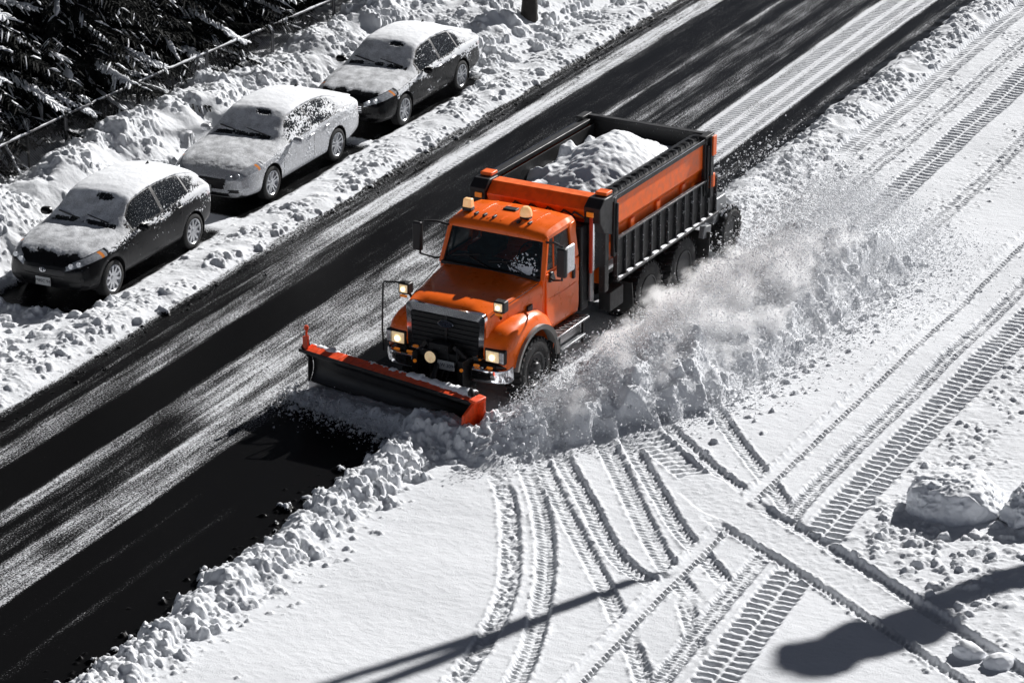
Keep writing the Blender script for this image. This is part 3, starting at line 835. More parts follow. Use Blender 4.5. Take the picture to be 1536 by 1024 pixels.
    for i in range(nbar):
        gb = MB()
        zz = headz[0] - .105 + i * (.155 / max(nbar - 1, 1)) * .8
        for k in range(10):
            xa, xb_ = -.40 + k * .08, -.40 + (k + 1) * .08
            ff = lambda xx: yg + .028 * (abs(xx) / .4) ** 3 - .012
            gb.bar((xa, ff(xa), zz), (xb_, ff(xb_), zz), .016, .022 if chrome_grille else .012)
        gb.build('grille_bar', M_CHROME if chrome_grille else M_BLACK, root)
    bd = MB(); bd.ring((0, yg - .022, zc_g + .035), .058, .040, .007, 'y'); bd.ring((0, yg - .022, zc_g + .035), .026, .037, .006, 'y'); bd.build('badge', M_CHROME, root)
    pb = MB(); pb.box((0, yg - .02, .43), (.31, .018, .155)); po = pb.build('licence_plate', M_PLATE, root, bevel=.004)
    if plate:
        mesh_text('plate_lettering', plate, .085, (0, yg - .031, .43), (math.pi / 2, 0, 0), M_PLATEINK, po)
    wl = MB()
    for yw in (yf, yr):
        for sx in (-1, 1):
            prof = [(yw + (RW + .06) * math.cos(a), RW + (RW + .06) * math.sin(a)) for a in np.linspace(-.35, math.pi + .35, 22)]
            n0 = len(wl.v)
            for xx in (.50, .895):
                for q in prof: wl.v.append((sx * xx, q[0], q[1]))
            k = len(prof)
            for i in range(k - 1): wl.f.append((n0 + i, n0 + i + 1, n0 + k + i + 1, n0 + k + i))
            wl.f.append(tuple(n0 + i for i in range(k)))
    wl.box((0, 0, .27), (1.3, wbase * .62, .12))
    wl.build('wheel_well', M_BLACK, root)
    wp = MB()
    for x_, a_ in ((-.1, .5), (.5, .42)):
        ww = np.interp(y_ws0 + .1, ys, zt) + .012
        wp.bar((x_, y_ws0 + .08, np.interp(y_ws0 + .08, ys, zt) + .0), (x_ - .5, y_ws0 + .17, np.interp(y_ws0 + .17, ys, zt) - .0), .02, .02)
    wp.build('wiper', M_BLACK, root)
    for sx in (-1, 1): MB().lathe([(-.02, .04), (0, .04), (.005, .03)], 'y', (sx * .6, yfront + .0, .40), 14).build('fog_lamp', M_HEADL, root)
    an = MB(); an.loft([[(x_ * s_, 1.25 + y_ * s_ + t_, np.interp(1.25, ys, zt) - .01 + z_) for x_, y_ in ((-.02, -.06), (.02, -.06), (.02, .06), (-.02, .06))] for s_, t_, z_ in ((1, 0, 0), (.7, .03, .05), (.2, .06, .085))]); an.build('antenna', M_BLACK, root)
    for yw in (yf, yr):
        for sx in (-1, 1):
            wheel(root, (sx * (.80 if True else .8), yw, RW - .005), RW, .215, sx, .235, 5 if rim_style else 10, M_ALLOY, rim_style)

    # ---- lying and clinging snow: the whole shell lifted by a thickness that goes below zero where the car is bare
    N_ = np.zeros_like(V)
    du = np.roll(V, -1, 1) - np.roll(V, 1, 1); dv = np.zeros_like(V); dv[1:-1] = V[2:] - V[:-2]; dv[0] = V[1] - V[0]; dv[-1] = V[-1] - V[-2]
    N_ = np.cross(du, dv); N_ /= np.linalg.norm(N_, axis=2)[..., None] + 1e-9
    if (N_[len(A) + NS // 2, m // 2, 2]) < 0: N_ = -N_
    nz = N_[..., 2].ravel(); Pn = Vf * 1.0
    sd0 = np.array([snow_seed * 7.3, 0, 0])
    nA = fbm3(Pn * 5 + sd0, 3, 1); nB = fbm3(Pn * 26 + sd0, 3, 4, .7); nC = fbm3(Pn * np.array([2., 2, 7]) + sd0, 2, 9)
    yy = Vf[:, 1]; zz = Vf[:, 2]; axv = np.abs(Vf[:, 0])
    zbn = np.interp(yy, ys, zb); ttv = tt.ravel()
    top = sstep(.60, .74, nz + .07 * nA + .06 * nB)
    roof = sstep(y_ws1 - .16, y_ws1 + .25, yy) * (ttv > 7.5)
    th = -.012 + top * (.019 + .010 * nA + .0025 * nB + .026 * roof) 
    # the windscreen has one bare ragged patch near its top
    bare = np.exp(-(((Vf[:, 0] - .18) / .17) ** 2 + ((yy - (y_ws1 - .10)) / .07) ** 2))
    th -= .075 * sstep(.35, .7, bare + .5 * nB + .25 * nA) * (yy < y_ws1 + .05) * (yy > y_ws0) * (ttv > 8)
    th -= .06 * sstep(.06, .02, np.abs(yy - y_ws0 - .05) + .04 * nB) * (ttv > 8) * sstep(.0, .25, nA + nB * .5 + .15)
    # clinging to the flanks: a band under the windows, patches on glass, the tail
    band_ = np.exp(-((zz - zbn + .03) / .085) ** 2) * 1.0
    cling = snowside[0] * band_ + snowside[1] * (zz > zbn + .03) + snowside[2] * sstep(.45, .8, zz) * sstep(yr - .5, yr + .5, yy) + snowside[3]
    flank = (nz < .72) & (ttv > 1.4) & (ttv < 8.4) & (zz > .3)
    cl = cling + 1.15 * nB + .7 * nC - .33
    th = np.where(flank & (yy > yfront + .55), np.maximum(th, -.012 + .017 * sstep(-.1, .15, cl)), th)
    frontm = (yy < yfront + .1) & (nz < .5)
    th = np.where(frontm, np.maximum(-.012 + .03 * sstep(.35, .6, nz + .3 * nB), -.012 + .016 * sstep(.30, .45, nB + .3 * nA + snowside[4])), th)
    th -= (.030 if chrome_grille else .016) * sstep(yfront + .30, yfront + .02, yy + .10 * nA + .05 * nB)
    uv_ = np.clip((axv - .40) / .46, -1, 1); yq = np.clip(yy + 2.1, 0, .6)
    lamp_ = (axv > .41) & (yy < yfront + .60) & (zz > headz[0] - .02 + .14 * uv_ + .05 * yq) & (zz < headz[1] + .004 + .155 * uv_ + .06 * yq) & (ttv < 8.4)
    th = np.where(lamp_, -.02, th)
    SV = Vf + N_.reshape(-1, 3) * th[:, None]
    keep = (th[F].max(1) > -.004) & (cls != 9)
    f = F[keep]; used = np.unique(f); mp = np.full(len(Vf), -1, np.int32); mp[used] = np.arange(len(used))
    link('snow_cover', np_mesh('snow_cover', SV[used], mp[f], M_CARSNOW, True, {'thick': th[used] + .012 * (~(top > .3))[used]}), root)
    return root


M_CARSNOW = snow_mat('car_snow', bump=.22, scale=70)
_nt, _N, _L, _b = nodes(M_CARSNOW)
_at = _N.new('ShaderNodeAttribute'); _at.attribute_name = 'thick'
_tc = _N.new('ShaderNodeTexCoord'); _nz = _N.new('ShaderNodeTexNoise'); _nz.inputs['Scale'].default_value = 55; _nz.inputs['Detail'].default_value = 6; _nz.inputs['Roughness'].default_value = .7
_L.new(_tc.outputs['Object'], _nz.inputs['Vector'])
_ad = _N.new('ShaderNodeMath'); _ad.operation = 'MULTIPLY_ADD'; _ad.inputs[1].default_value = .034; _L.new(_nz.outputs['Fac'], _ad.inputs[0]); _L.new(_at.outputs['Fac'], _ad.inputs[2])
_mr = _N.new('ShaderNodeMapRange'); _mr.interpolation_type = 'SMOOTHSTEP'; _mr.inputs[1].default_value = .010; _mr.inputs[2].default_value = .034; _L.new(_ad.outputs[0], _mr.inputs[0])
_mx = _N.new('ShaderNodeMix'); _mx.data_type = 'RGBA'; _mx.inputs['A'].default_value = (.22, .225, .235, 1); _L.new(_mr.outputs[0], _mx.inputs['Factor'])
_src = _b.inputs['Base Color'].links[0].from_socket; _L.new(_src, _mx.inputs['B']); _L.new(_mx.outputs['Result'], _b.inputs['Base Color'])
M_CARGLASS = pm('car_glass', (.010, .012, .014), .12, var=.2, dust=.24, dscale=46)
M_HEADL = pm('headlight_lens', (.45, .47, .50), .12, .35, var=.35, scale=22, coat=.6)
M_REDLENS = pm('red_lens', (.35, .02, .012), .2, var=.2, coat=.5)
M_AMBERLENS = pm('amber_lens', (.75, .25, .05), .2, var=.2, coat=.5)
M_GRILLE = pm('grille_black', (.010, .010, .011), .45, var=.4, scale=30)
P_CHAR = pm('paint_charcoal', (.007, .007, .008), .32, 0, var=.15, coat=.08, spec=.22, dust=.02, dscale=34)
P_SILV = pm('paint_silver', (.50, .51, .53), .32, .25, var=.08, coat=.5, dust=.45, dscale=38)
P_BLK = pm('paint_black', (.003, .003, .0035), .28, var=.15, coat=.08, spec=.22, dust=.07, dscale=40)
gz = lambda x, y_: hz(x, y_)
CAR1 = car((-8.55, 2.46, .03), R(0.6), HATCH, 2.72, True, P_CHAR, 'charcoal hatchback dusted with snow, with a plate under its round badge, nearest the frame corner', 1, 0,
           (.75, .02, .50, -.22, .0), plate='M8SC 94', arch_trim=True, headz=(.64, .74))
CAR2 = car((-8.68, 8.15, .04), R(1.0), SEDAN, 2.64, False, P_SILV, 'silver sedan under snow, parked between the charcoal hatchback and the black sedan', 2, 1,
           (.35, .30, .25, .06, -.06), headz=(.56, .67))
CAR3 = car((-8.60, 13.45, .05), R(1.2), SEDAN, 2.70, False, P_BLK, 'black sedan with chrome grille bars and snowy roof, farthest of the parked row', 3, 1,
           (.85, -.02, .45, -.12, -.1), chrome_grille=True, headz=(.58, .69))

# ================================================================== THE PLOUGH TRUCK
M_ORG = pm('paint_orange', (.97, .150, .003), .30, var=.10, scale=5, coat=.25, dust=.03, dscale=28)
M_ORGD = pm('paint_orange_worn', (.95, .142, .003), .45, var=.2, scale=7, coat=.15, dust=.06, dscale=30)
M_PLOWORG = pm('plough_orange', (.85, .075, .008), .45, var=.3, scale=12, dust=.05)
M_FRAME = pm('chassis_black', (.010, .010, .011), .5, var=.4, dust=.10, dscale=24)
M_MOLD = pm('moldboard_black', (.010, .010, .011), .42, var=.5, scale=4, dust=.05, dscale=16)
M_GREY = pm('flare_grey', (.22, .215, .205), .5, var=.15)
M_GREYBOX = pm('galvanised_grey', (.25, .26, .27), .45, .4, var=.2, dust=.15)
M_AMBER = pm('beacon_amber', (.95, .58, .30), .25, var=.15, emit=(1, .55, .22), estr=.30, coat=.5)
M_AMBERD = pm('marker_amber', (.75, .20, .02), .3, var=.2, emit=(1, .3, .03), estr=.15, coat=.4)
M_LAMP = pm('lamp_warm', (.85, .75, .58), .2, var=.3, scale=14, emit=(1, .72, .38), estr=.28, coat=.6)
M_LAMPB = pm('bulb_lit', (1, .85, .6), .3, emit=(1, .82, .5), estr=3.0)
M_CLEAR = pm('clear_lens', (.7, .72, .74), .15, .2, var=.3, scale=30, coat=.6)
M_SEAT = pm('seat_cloth', (.02, .022, .024), .8, var=.2)
M_TGLASS = pm('truck_glass', (.006, .016, .018), .05, var=.1, alpha=.42, spec=.5)
M_ICE = pm('frosted_chrome', (.6, .61, .63), .35, .7, var=.3, scale=40, dust=.3, dscale=60)

M_TYREDUST = pm('truck_tyre', (.020, .020, .021), .7, var=.35, bump=.3, dust=.14, dscale=20)
M_RIM = pm('steel_rim', (.06, .06, .062), .4, .5, var=.4, dust=.12, dscale=18)
M_STAKE = pm('stake_black', (.03, .03, .032), .45, var=.4, dust=.28, dscale=18)

TR = empty('plow_truck', (.0, .36, .015), R(-2.6))
tag(TR, 'orange snow plow truck with a snow filled dump bed, driving along the road', 'truck')
T = TR


def bx(name, c, size, mat, parent=None, bevel=.012, rot=(0, 0, 0), taper=(1, 1)):
    return MB().box(c, size, rot, taper).build(name, mat, parent or T, bevel=bevel)


# ---- chassis
fr = MB()
for sx in (-1, 1): fr.box((sx * .42, 2.6, .82), (.09, 7.6, .26))
for y_ in (-.6, .9, 2.4, 4.6, 6.2): fr.box((0, y_, .80), (.80, .12, .18))
fr.tube([(-.95, -.13, .52), (.95, -.13, .52)], .07, 10)
for y_ in (3.95, 5.35): fr.tube([(-.95, y_, .52), (.95, y_, .52)], .10, 10); fr.lathe([(-.2, .1), (-.15, .22), (.15, .22), (.2, .1)], 'x', (0, y_, .52), 16)
fr.tube([(0, .8, .62), (0, 4.0, .55)], .06, 8)
fr.build('chassis', M_FRAME, T)


# ---- wheels
def truck_wheel(c, side, dual):
    w_ = empty('wheel', c); w_.parent = T
    s = side; Rr = .53
    def tyre(x0, wd):
        h = wd / 2; t = MB(); xc = x0
        t.lathe([(xc - h * s, .30), (xc - h * 1.04 * s, .44), (xc - h * .9 * s, .505), (xc - h * .6 * s, .522), (xc + h * .6 * s, .522), (xc + h * .9 * s, .505), (xc + h * 1.04 * s, .44), (xc + h * .98 * s, .33), (xc + h * .86 * s, .292), (xc + h * .4 * s, .28), (xc + h * .2 * s, .05)], 'x', (0, 0, 0), 56)
        n_ = 30
        for k in range(n_):
            a = 2 * math.pi * k / n_
            for q in (-1, 1):
                M = Matrix.Rotation(a + (.105 if q > 0 else 0), 4, 'X') @ Matrix.Translation((xc + q * h * .55, 0, .520)) @ Euler((0, 0, q * .25)).to_matrix().to_4x4()
                t.add([(-h * .46, -.036, -.02), (h * .46, -.036, -.02), (h * .46, .036, -.02), (-h * .46, .036, -.02), (-h * .42, -.027, .026), (h * .42, -.027, .026), (h * .42, .027, .026), (-h * .42, .027, .026)],
                      [(4, 5, 6, 7), (0, 1, 5, 4), (1, 2, 6, 5), (2, 3, 7, 6), (3, 0, 4, 7)], M)
        t.build('tyre', M_TYREDUST, w_, smooth=35)
    tyre(0, .29)
    if dual: tyre(-.33 * s, .28)
    r = MB()
    if dual:
        prof = [(.13 * s, .285), (.145 * s, .295), (.15 * s, .27), (.05 * s, .24), (-.02 * s, .20), (-.03 * s, .13), (.10 * s, .125), (.12 * s, .10), (.125 * s, .02)]
    else:
        prof = [(.115 * s, .285), (.135 * s, .295), (.14 * s, .27), (.09 * s, .245), (.085 * s, .20), (.12 * s, .17), (.13 * s, .13), (.17 * s, .11), (.18 * s, .07), (.185 * s, .02)]
    r.lathe(prof, 'x', (0, 0, 0), 40)
    for k in range(10):
        a = 2 * math.pi * k / 10; p = (0, math.cos(a) * .165, math.sin(a) * .165); x_ = -.03 * s if dual else .115 * s
        r.lathe([(x_, .016), (x_ + .035 * s, .014), (x_ + .04 * s, .004)], 'x', (0, p[1], p[2]), 8)
    r.build('rim', M_RIM, w_, smooth=35)


for sx in (1, -1):
    truck_wheel((sx * .985, -.13, .53), sx, False)
    for y_ in (3.95, 5.35): truck_wheel((sx * 1.0, y_, .53), sx, True)

# ---- hood, lofted from cowl to grille
def hood_sec(y_, wt, ws_, zt, zs_, zb, wbt):
    """upper outline of the hood: crown, soft shoulder, flank"""
    half = [(wbt, zb), (ws_ + .012, zs_ - .12), (ws_, zs_), (wt + .02, zt - .035), (wt - .05, zt - .008), (wt * .55, zt + .014), (0, zt + .022)]
    h = [(x_, y_, z_) for x_, z_ in half]
    return h + [(-x_, y_, z_) for x_, _, z_ in h[-2::-1]]
hd = MB()
hd.loft([hood_sec(-1.05, .66, .70, 1.70, 1.60, 1.30, .72), hood_sec(-1.02, .70, .735, 1.735, 1.64, 1.28, .75), hood_sec(-.8, .73, .775, 1.775, 1.67, 1.24, .80), hood_sec(-.3, .78, .84, 1.82, 1.70, 1.22, .86), hood_sec(.2, .84, .915, 1.86, 1.74, 1.2, .93), hood_sec(.44, .87, .945, 1.875, 1.755, 1.2, .955)], cap=True)
HOOD = hd.build('hood', M_ORG, T, smooth=40)
hl_ = MB()
for sx in (-1, 1):
    hl_.tube([(sx * .752, -.98, 1.655), (sx * .80, -.7, 1.715), (sx * .865, -.2, 1.775), (sx * .93, .3, 1.84)], .007, 5)
hl_.build('hood_seam', M_BLACK, HOOD)
for sx in (-1, 1):
    MB().box((sx * .925, .02, 1.50), (.03, .16, .11)).build('side_vent', M_BLACK, HOOD, bevel=.01)

# ---- fenders with wheel arch
def arch(r0, y0, y1, zt_, n=20):
    pass
for sx in (-1, 1):
    f = MB()
    prof_o = []
    cy, cz = -.13, .55
    outer = [(-1.10, .92), (-1.12, 1.02), (-1.09, 1.20), (-1.00, 1.34), (-.80, 1.43), (-.45, 1.47), (-.05, 1.465), (.22, 1.41), (.42, 1.28), (.52, 1.10), (.56, .92), (.55, .80)]
    inner = [(cy + .68 * math.cos(a), cz + .68 * math.sin(a)) for a in np.linspace(R(18), R(158), 16)]
    poly_n = len(outer)
    # skin: loft of curves between inner body side and outer face
    secs = []
    for x_, s_, dz in ((.70, 1.0, .05), (.88, 1.0, .03), (1.02, .985, .0), (1.09, .95, -.035), (1.115, .89, -.10)):
        secs.append([(sx * x_, cy + (q[0] - cy) * s_, cz + (q[1] - cz) * (s_ if q[1] > .9 else s_) + dz) for q in outer])
    n0 = len(f.v); k = len(outer)
    for q in secs: f.v += q
    for i in range(len(secs) - 1):
        for j in range(k - 1): f.f.append((n0 + i * k + j, n0 + i * k + j + 1, n0 + (i + 1) * k + j + 1, n0 + (i + 1) * k + j))
    # outer face down to the arch
    last = n0 + (len(secs) - 1) * k
    inn = [(cy + .66 * math.cos(a), cz + .66 * math.sin(a)) for a in np.linspace(R(155), R(20), k)]
    b0 = len(f.v)
    f.v += [(sx * 1.125, q[0], q[1]) for q in inn]
    for j in range(k - 1): f.f.append((last + j, last + j + 1, b0 + j + 1, b0 + j))
    c0 = len(f.v); f.v += [(sx * .70, q[0], q[1]) for q in inn]
    for j in range(k - 1): f.f.append((b0 + j, b0 + j + 1, c0 + j + 1, c0 + j))
    FEN = f.build('fender', M_ORG, T, smooth=50)
    fl = MB()
    pts = [(cy + .655 * math.cos(a), cz + .655 * math.sin(a)) for a in np.linspace(R(165), R(2), 26)]
    pts2 = [(cy + .735 * math.cos(a), cz + .735 * math.sin(a)) for a in np.linspace(R(165), R(2), 26)]
    n0 = len(fl.v)
    for x_, P_ in ((1.02, pts), (1.165, pts), (1.175, pts2), (1.08, pts2)): fl.v += [(sx * x_, q[0], q[1]) for q in P_]
    for i in range(4):
        for j in range(25):
            a, b = n0 + i * 26 + j, n0 + ((i + 1) % 4) * 26 + j
            fl.f.append((a, a + 1, b + 1, b))
    fl.build('wheel_arch_flare', M_GREY, FEN, smooth=40)
    # head lamp: dark housing, warm main lens, clear corner lens
    hb = MB().box((sx * .91, -1.085, 1.06), (.37, .10, .24)).build('headlight', M_BLACK, T, bevel=.02)
    MB().box((sx * .875, -1.14, 1.06), (.235, .02, .185)).build('lens', M_LAMP, hb, bevel=.012)
    MB().lathe([(-.012, .045), (.0, .04), (.006, .02)], 'y', (sx * .875, -1.158, 1.05), 16).build('bulb', M_LAMPB, hb)
    MB().box((sx * 1.04, -1.135, 1.06), (.075, .025, .185)).build('corner_lens', M_CLEAR, hb, bevel=.01)
    # chrome bumper ends
    bp_ = MB()
    bp_.loft([[(sx * x_, y_, z_) for y_, z_ in ((yb, .60), (yb - .06, .64), (yb - .075, .74), (yb - .05, .84), (yb + .03, .86), (yb + .05, .62))] for x_, yb in ((.55, -1.19), (.80, -1.18), (1.0, -1.13), (1.10, -1.03), (1.13, -.93))])
    BUM = bp_.build('bumper', M_CHROME, T, bevel=.008, smooth=40)
    for x_ in (.62, .86): bx('bumper_marker', (sx * x_, -1.20, .885), (.10, .04, .035), M_AMBERD, BUM, .006)
bx('bumper_beam', (0, -1.12, .72), (1.15, .14, .26), M_FRAME, T)

# ---- grille
gs = MB()
gs.loft([[(x_, -1.07, z_) for x_, z_ in ((-.62, 1.0), (.62, 1.0), (.66, 1.60), (-.66, 1.60))], [(x_, -1.02, z_) for x_, z_ in ((-.62, 1.0), (.62, 1.0), (.66, 1.60), (-.66, 1.60))]])
GRL = gs.build('grille', M_GRILLE, T)
gsl = MB()
for i in range(7): gsl.box((0, -1.085, 1.06 + i * .08), (1.24, .02, .022))
gsl.box((0, -1.09, 1.3), (.05, .02, .58))
gsl.build('grille_slats', M_BLACK, GRL)
gf = MB()
def frame_ring(pts_o, pts_i, y0, y1):
    n_ = len(pts_o); b = len(gf.v)
    for P_, y_ in ((pts_o, y0), (pts_i, y0 - .012), (pts_i, y1), (pts_o, y1)): gf.v += [(x_, y_, z_) for x_, z_ in P_]
    for i in range(4):
        for j in range(n_):
            gf.f.append((b + i * n_ + j, b + i * n_ + (j + 1) % n_, b + ((i + 1) % 4) * n_ + (j + 1) % n_, b + ((i + 1) % 4) * n_ + j))
def rr(hw0, hw1, z0, z1, r, n_=5):
    out = []
    for cx, cz, a0, hw in ((hw0 - r, z0 + r, 270, 0), (hw1 - r, z1 - r, 0, 0), (-hw1 + r, z1 - r, 90, 0), (-hw0 + r, z0 + r, 180, 0)):
        for k in range(n_): a = R(a0 + 90 * k / (n_ - 1)); out.append((cx + r * math.cos(a), cz + r * math.sin(a)))
    return out
frame_ring(rr(.695, .73, .93, 1.725, .09), rr(.61, .635, 1.0, 1.60, .06), -1.115, -1.03)
gf.build('grille_surround', M_CHROME, T, smooth=40)
bd = MB()
b0 = [( .135 * math.cos(a), .055 * math.sin(a)) for a in np.linspace(0, 2 * math.pi, 29)[:-1]]
bd.loft([[(x_, -1.10, 1.44 + z_) for x_, z_ in b0], [(x_ * .9, -1.115, 1.44 + z_ * .88) for x_, z_ in b0]])
BDG = bd.build('badge', pm('badge_dark', (.012, .016, .03), .25, coat=.5), GRL)
MB().ring((0, -1.112, 1.44), .137, .058, .009, 'y', 28).build('badge_rim', M_CHROME, BDG)

# ---- cab
CW = .99
cb = MB()
cb.prism([(.42, .92), (1.62, .92), (1.66, 1.05), (1.66, 1.89), (.42, 1.86), (.40, 1.3)], 'x', -CW + .02, CW - .02)
CAB = cb.build('cab', M_ORG, T, bevel=.02)
bx('cowl', (0, .44, 1.875), (1.84, .20, .06), M_BLACK, T)
# hollow look: dark cabin floor/back, seats, wheel, dash
bx('rear_bulkhead', (0, 1.645, 2.2), (1.80, .04, .56), M_ORGD, CAB, .01)
bx('dashboard', (0, .66, 1.89), (1.74, .30, .12), M_BLACK, CAB, .03)
for sx in (-1, 1):
    st = MB(); st.box((sx * .48, 1.12, 1.96), (.50, .5, .12)); SE = st.build('seat', M_SEAT, CAB, bevel=.03)
    MB().box((sx * .48, 1.42, 2.2), (.48, .12, .50), (R(-8), 0, 0)).build('backrest', M_SEAT, SE, bevel=.04)
MB().ring((.48, 0, 0), .2, .2, .015, 'y', 24).build('steering_wheel', M_BLACK, CAB).rotation_euler = (R(-35), 0, 0)
bpy.data.objects['steering_wheel'].location = (0, .84, 2.1)
# pillars
def pillar(name, p, q, w_=.07, h_=.08):
    return MB().bar(p, q, w_, h_).build(name, M_ORG, CAB, bevel=.012)
for sx in (-1, 1):
    pillar('pillar', (sx * .95, .42, 1.84), (sx * .875, .66, 2.52), .08, .07)
    pillar('pillar', (sx * .955, 1.50, 1.92), (sx * .89, 1.47, 2.52), .07, .20)
rf = MB()
def roof_sec(y_, hw, z0, zt):
    h = [(hw, z0), (hw + .005, z0 + (zt - z0) * .4), (hw - .06, zt - .025), (hw * .6, zt), (0, zt + .012)]
    h = [(x_, y_, z_) for x_, z_ in h]
    return h + [(-x_, y_, z_) for x_, _, z_ in h[-2::-1]]
rf.loft([roof_sec(.56, .86, 2.46, 2.50), roof_sec(.585, .89, 2.46, 2.555), roof_sec(.68, .91, 2.47, 2.61), roof_sec(.95, .92, 2.48, 2.645), roof_sec(1.3, .92, 2.48, 2.65), roof_sec(1.58, .91, 2.48, 2.62), roof_sec(1.67, .88, 2.46, 2.54)])
ROOF = rf.build('roof', M_ORG, T, smooth=40)
rb = MB()
for x_ in (-.5, -.25, 0, .25, .5): rb.loft([[(x_ + dx * s_, y_, 2.635 + z_) for dx, z_ in ((-.03, 0), (.03, 0), (.02, .02 * s_), (-.02, .02 * s_))] for y_, s_ in ((.72, .3), (.86, 1), (1.45, 1), (1.55, .3))])
rb.build('roof_rib', M_ORG, ROOF)
for x_ in (-.50, -.34, -.16, .30, .50):
    bx('clearance_light', (x_, .80, 2.645), (.045, .12, .05), M_BLACK, ROOF, .012)
bx('roof_vent', (-.08, 1.22, 2.665), (.24, .14, .04), M_BLACK, ROOF, .01)
# glass
ws_ = MB()
ws_.hexa([(-.892, .425, 1.89), (.892, .425, 1.89), (.892, .432, 1.89), (-.892, .432, 1.89), (-.835, .640, 2.47), (.835, .640, 2.47), (.835, .647, 2.47), (-.835, .647, 2.47)])
WSO = ws_.build('windshield', M_TGLASS, T, smooth=0)
wsf = MB()
for a, b in (((-.905, .422, 1.885), (.905, .422, 1.885)), ((-.85, .640, 2.475), (.85, .640, 2.475)), ((-.905, .422, 1.885), (-.85, .64, 2.475)), ((.905, .422, 1.885), (.85, .64, 2.475))):
    wsf.bar(a, b, .035, .03)
wsf.build('windshield_seal', M_BLACK, WSO)
for x_ in (-.15, .55):
    wi = MB(); wi.bar((x_ + .1, .40, 1.90), (x_ - .38, .455, 2.05), .016, .014); wi.bar((x_ - .62, .44, 1.99), (x_ - .1, .465, 2.08), .02, .016); wi.build('wiper', M_BLACK, T)
# frost smear on the windshield
sm = []
for k in range(150):
    a = random.random(); x_ = .55 + random.gauss(0, .17) ; t = abs(random.gauss(0, .22)) + .02
    if x_ > .82 or t > .6: continue
    sm.append((x_, t, random.uniform(.006, .02)))
for k in range(90):
    sm.append((.62 + random.gauss(0, .07), .12 + random.gauss(0, .05), random.uniform(.015, .035)))
ss_ = MB()
for x_, t, r_ in sm:
    t = max(t, .01); y_ = .419 + .212 * t; z_ = 1.905 + .56 * t
    n_ = 6; base = len(ss_.v); a0 = random.random()
    for k in range(n_): a = a0 + 6.283 * k / n_; rr_ = r_ * random.uniform(.6, 1.1); ss_.v.append((x_ + rr_ * math.cos(a), y_ + .0 + rr_ * math.sin(a) * .36 - .002, z_ + rr_ * math.sin(a) * .93))
    ss_.v.append((x_, y_ - .012, z_)); 
    for k in range(n_): ss_.f.append((base + k, base + (k + 1) % n_, base + n_))
fo = ss_.build('frost_smear', M_SNOWSOFT, WSO, smooth=60); tag(fo, kind='stuff')

# ---- doors, mirrors
for sx in (-1, 1):
    d = MB(); d.prism([(.50, 1.02), (.95, .98), (1.44, .98), (1.50, 1.10), (1.50, 1.94), (.46, 1.94), (.46, 1.35)], 'x', sx * (CW - .025), sx * (CW + .012))
    DO = d.build('door', M_ORG, T, bevel=.012)
    g_ = MB(); g_.hexa([(sx * .945, .52, 1.97), (sx * .945, 1.40, 1.97), (sx * .951, 1.40, 1.97), (sx * .951, .52, 1.97), (sx * .888, .72, 2.47), (sx * .888, 1.38, 2.47), (sx * .894, 1.38, 2.47), (sx * .894, .72, 2.47)])
    WN_ = g_.build('window', M_TGLASS, DO, smooth=0)
    wf = MB()
    for a, b in (((.955, .50, 1.955), (.955, 1.43, 1.955)), ((.955, .50, 1.955), (.892, .70, 2.48)), ((.955, 1.43, 1.955), (.892, 1.41, 2.48)), ((.892, .70, 2.48), (.892, 1.41, 2.48)), ((.95, .78, 1.96), (.89, .86, 2.47))):
        wf.bar((sx * a[0], a[1], a[2]), (sx * b[0], b[1], b[2]), .03, .03)
    wf.build('window_frame', M_ORG if sx > 0 else M_BLACK, DO)
    bx('handle', (sx * (CW + .03), 1.36, 1.72), (.045, .07, .24), M_BLACK, DO, .012)
    cr_ = MB(); cr_.tube([(sx * (CW + .016), .50, 1.5), (sx * (CW + .016), 1.0, 1.48), (sx * (CW + .016), 1.48, 1.5)], .008, 5); cr_.build('door_crease', M_ORG, DO)
    bx('mirror_base', (sx * (CW + .01), .60, 1.88), (.10, .2, .16), M_BLACK, DO, .02, taper=(.6, .5))
    # mirror: arm, housing, glass
    ar = MB(); xo = 1.36 if sx < 0 else 1.30
    ar.tube([(sx * .90, .62, 2.44), (sx * 1.1, .52, 2.50), (sx * xo, .42, 2.50), (sx * xo, .42, 1.92), (sx * 1.1, .50, 1.86), (sx * .95, .56, 1.9)], .020, 7)
    MI = ar.build('mirror', M_BLACK, T)
    MB().box((sx * (xo + .02), .38, 2.24), (.17, .10, .50)).build('mirror_housing', M_BLACK, MI, bevel=.03)
    if sx > 0:
        fm = MB(); fm.box((sx * (xo + .06), .56, 2.26), (.06, .30, .46)); fm.build('mirror_cover', M_ICE, MI, bevel=.03)
    bx('mirror_glass', (sx * (xo + .02), .436, 2.24), (.13, .014, .42), M_CHROME, MI, .01)

# ---- roof beacons
for x_, y_, k in ((-.72, .92, 0), (.33, .98, 1)):
    be = MB(); be.box((x_, y_, 2.665), (.17, .13, .06)); BE = be.build('beacon', M_BLACK, T, bevel=.01)
    if k: MB().lathe([(0, .105), (.06, .105), (.12, .085), (.155, .05), (.165, .01)], 'z', (x_, y_, 2.695), 20).build('beacon_dome', M_AMBER, BE)
    else: MB().box((x_, y_, 2.765), (.17, .13, .15), (0, 0, 0), (.85, .8)).build('beacon_dome', M_AMBER, BE, bevel=.02)

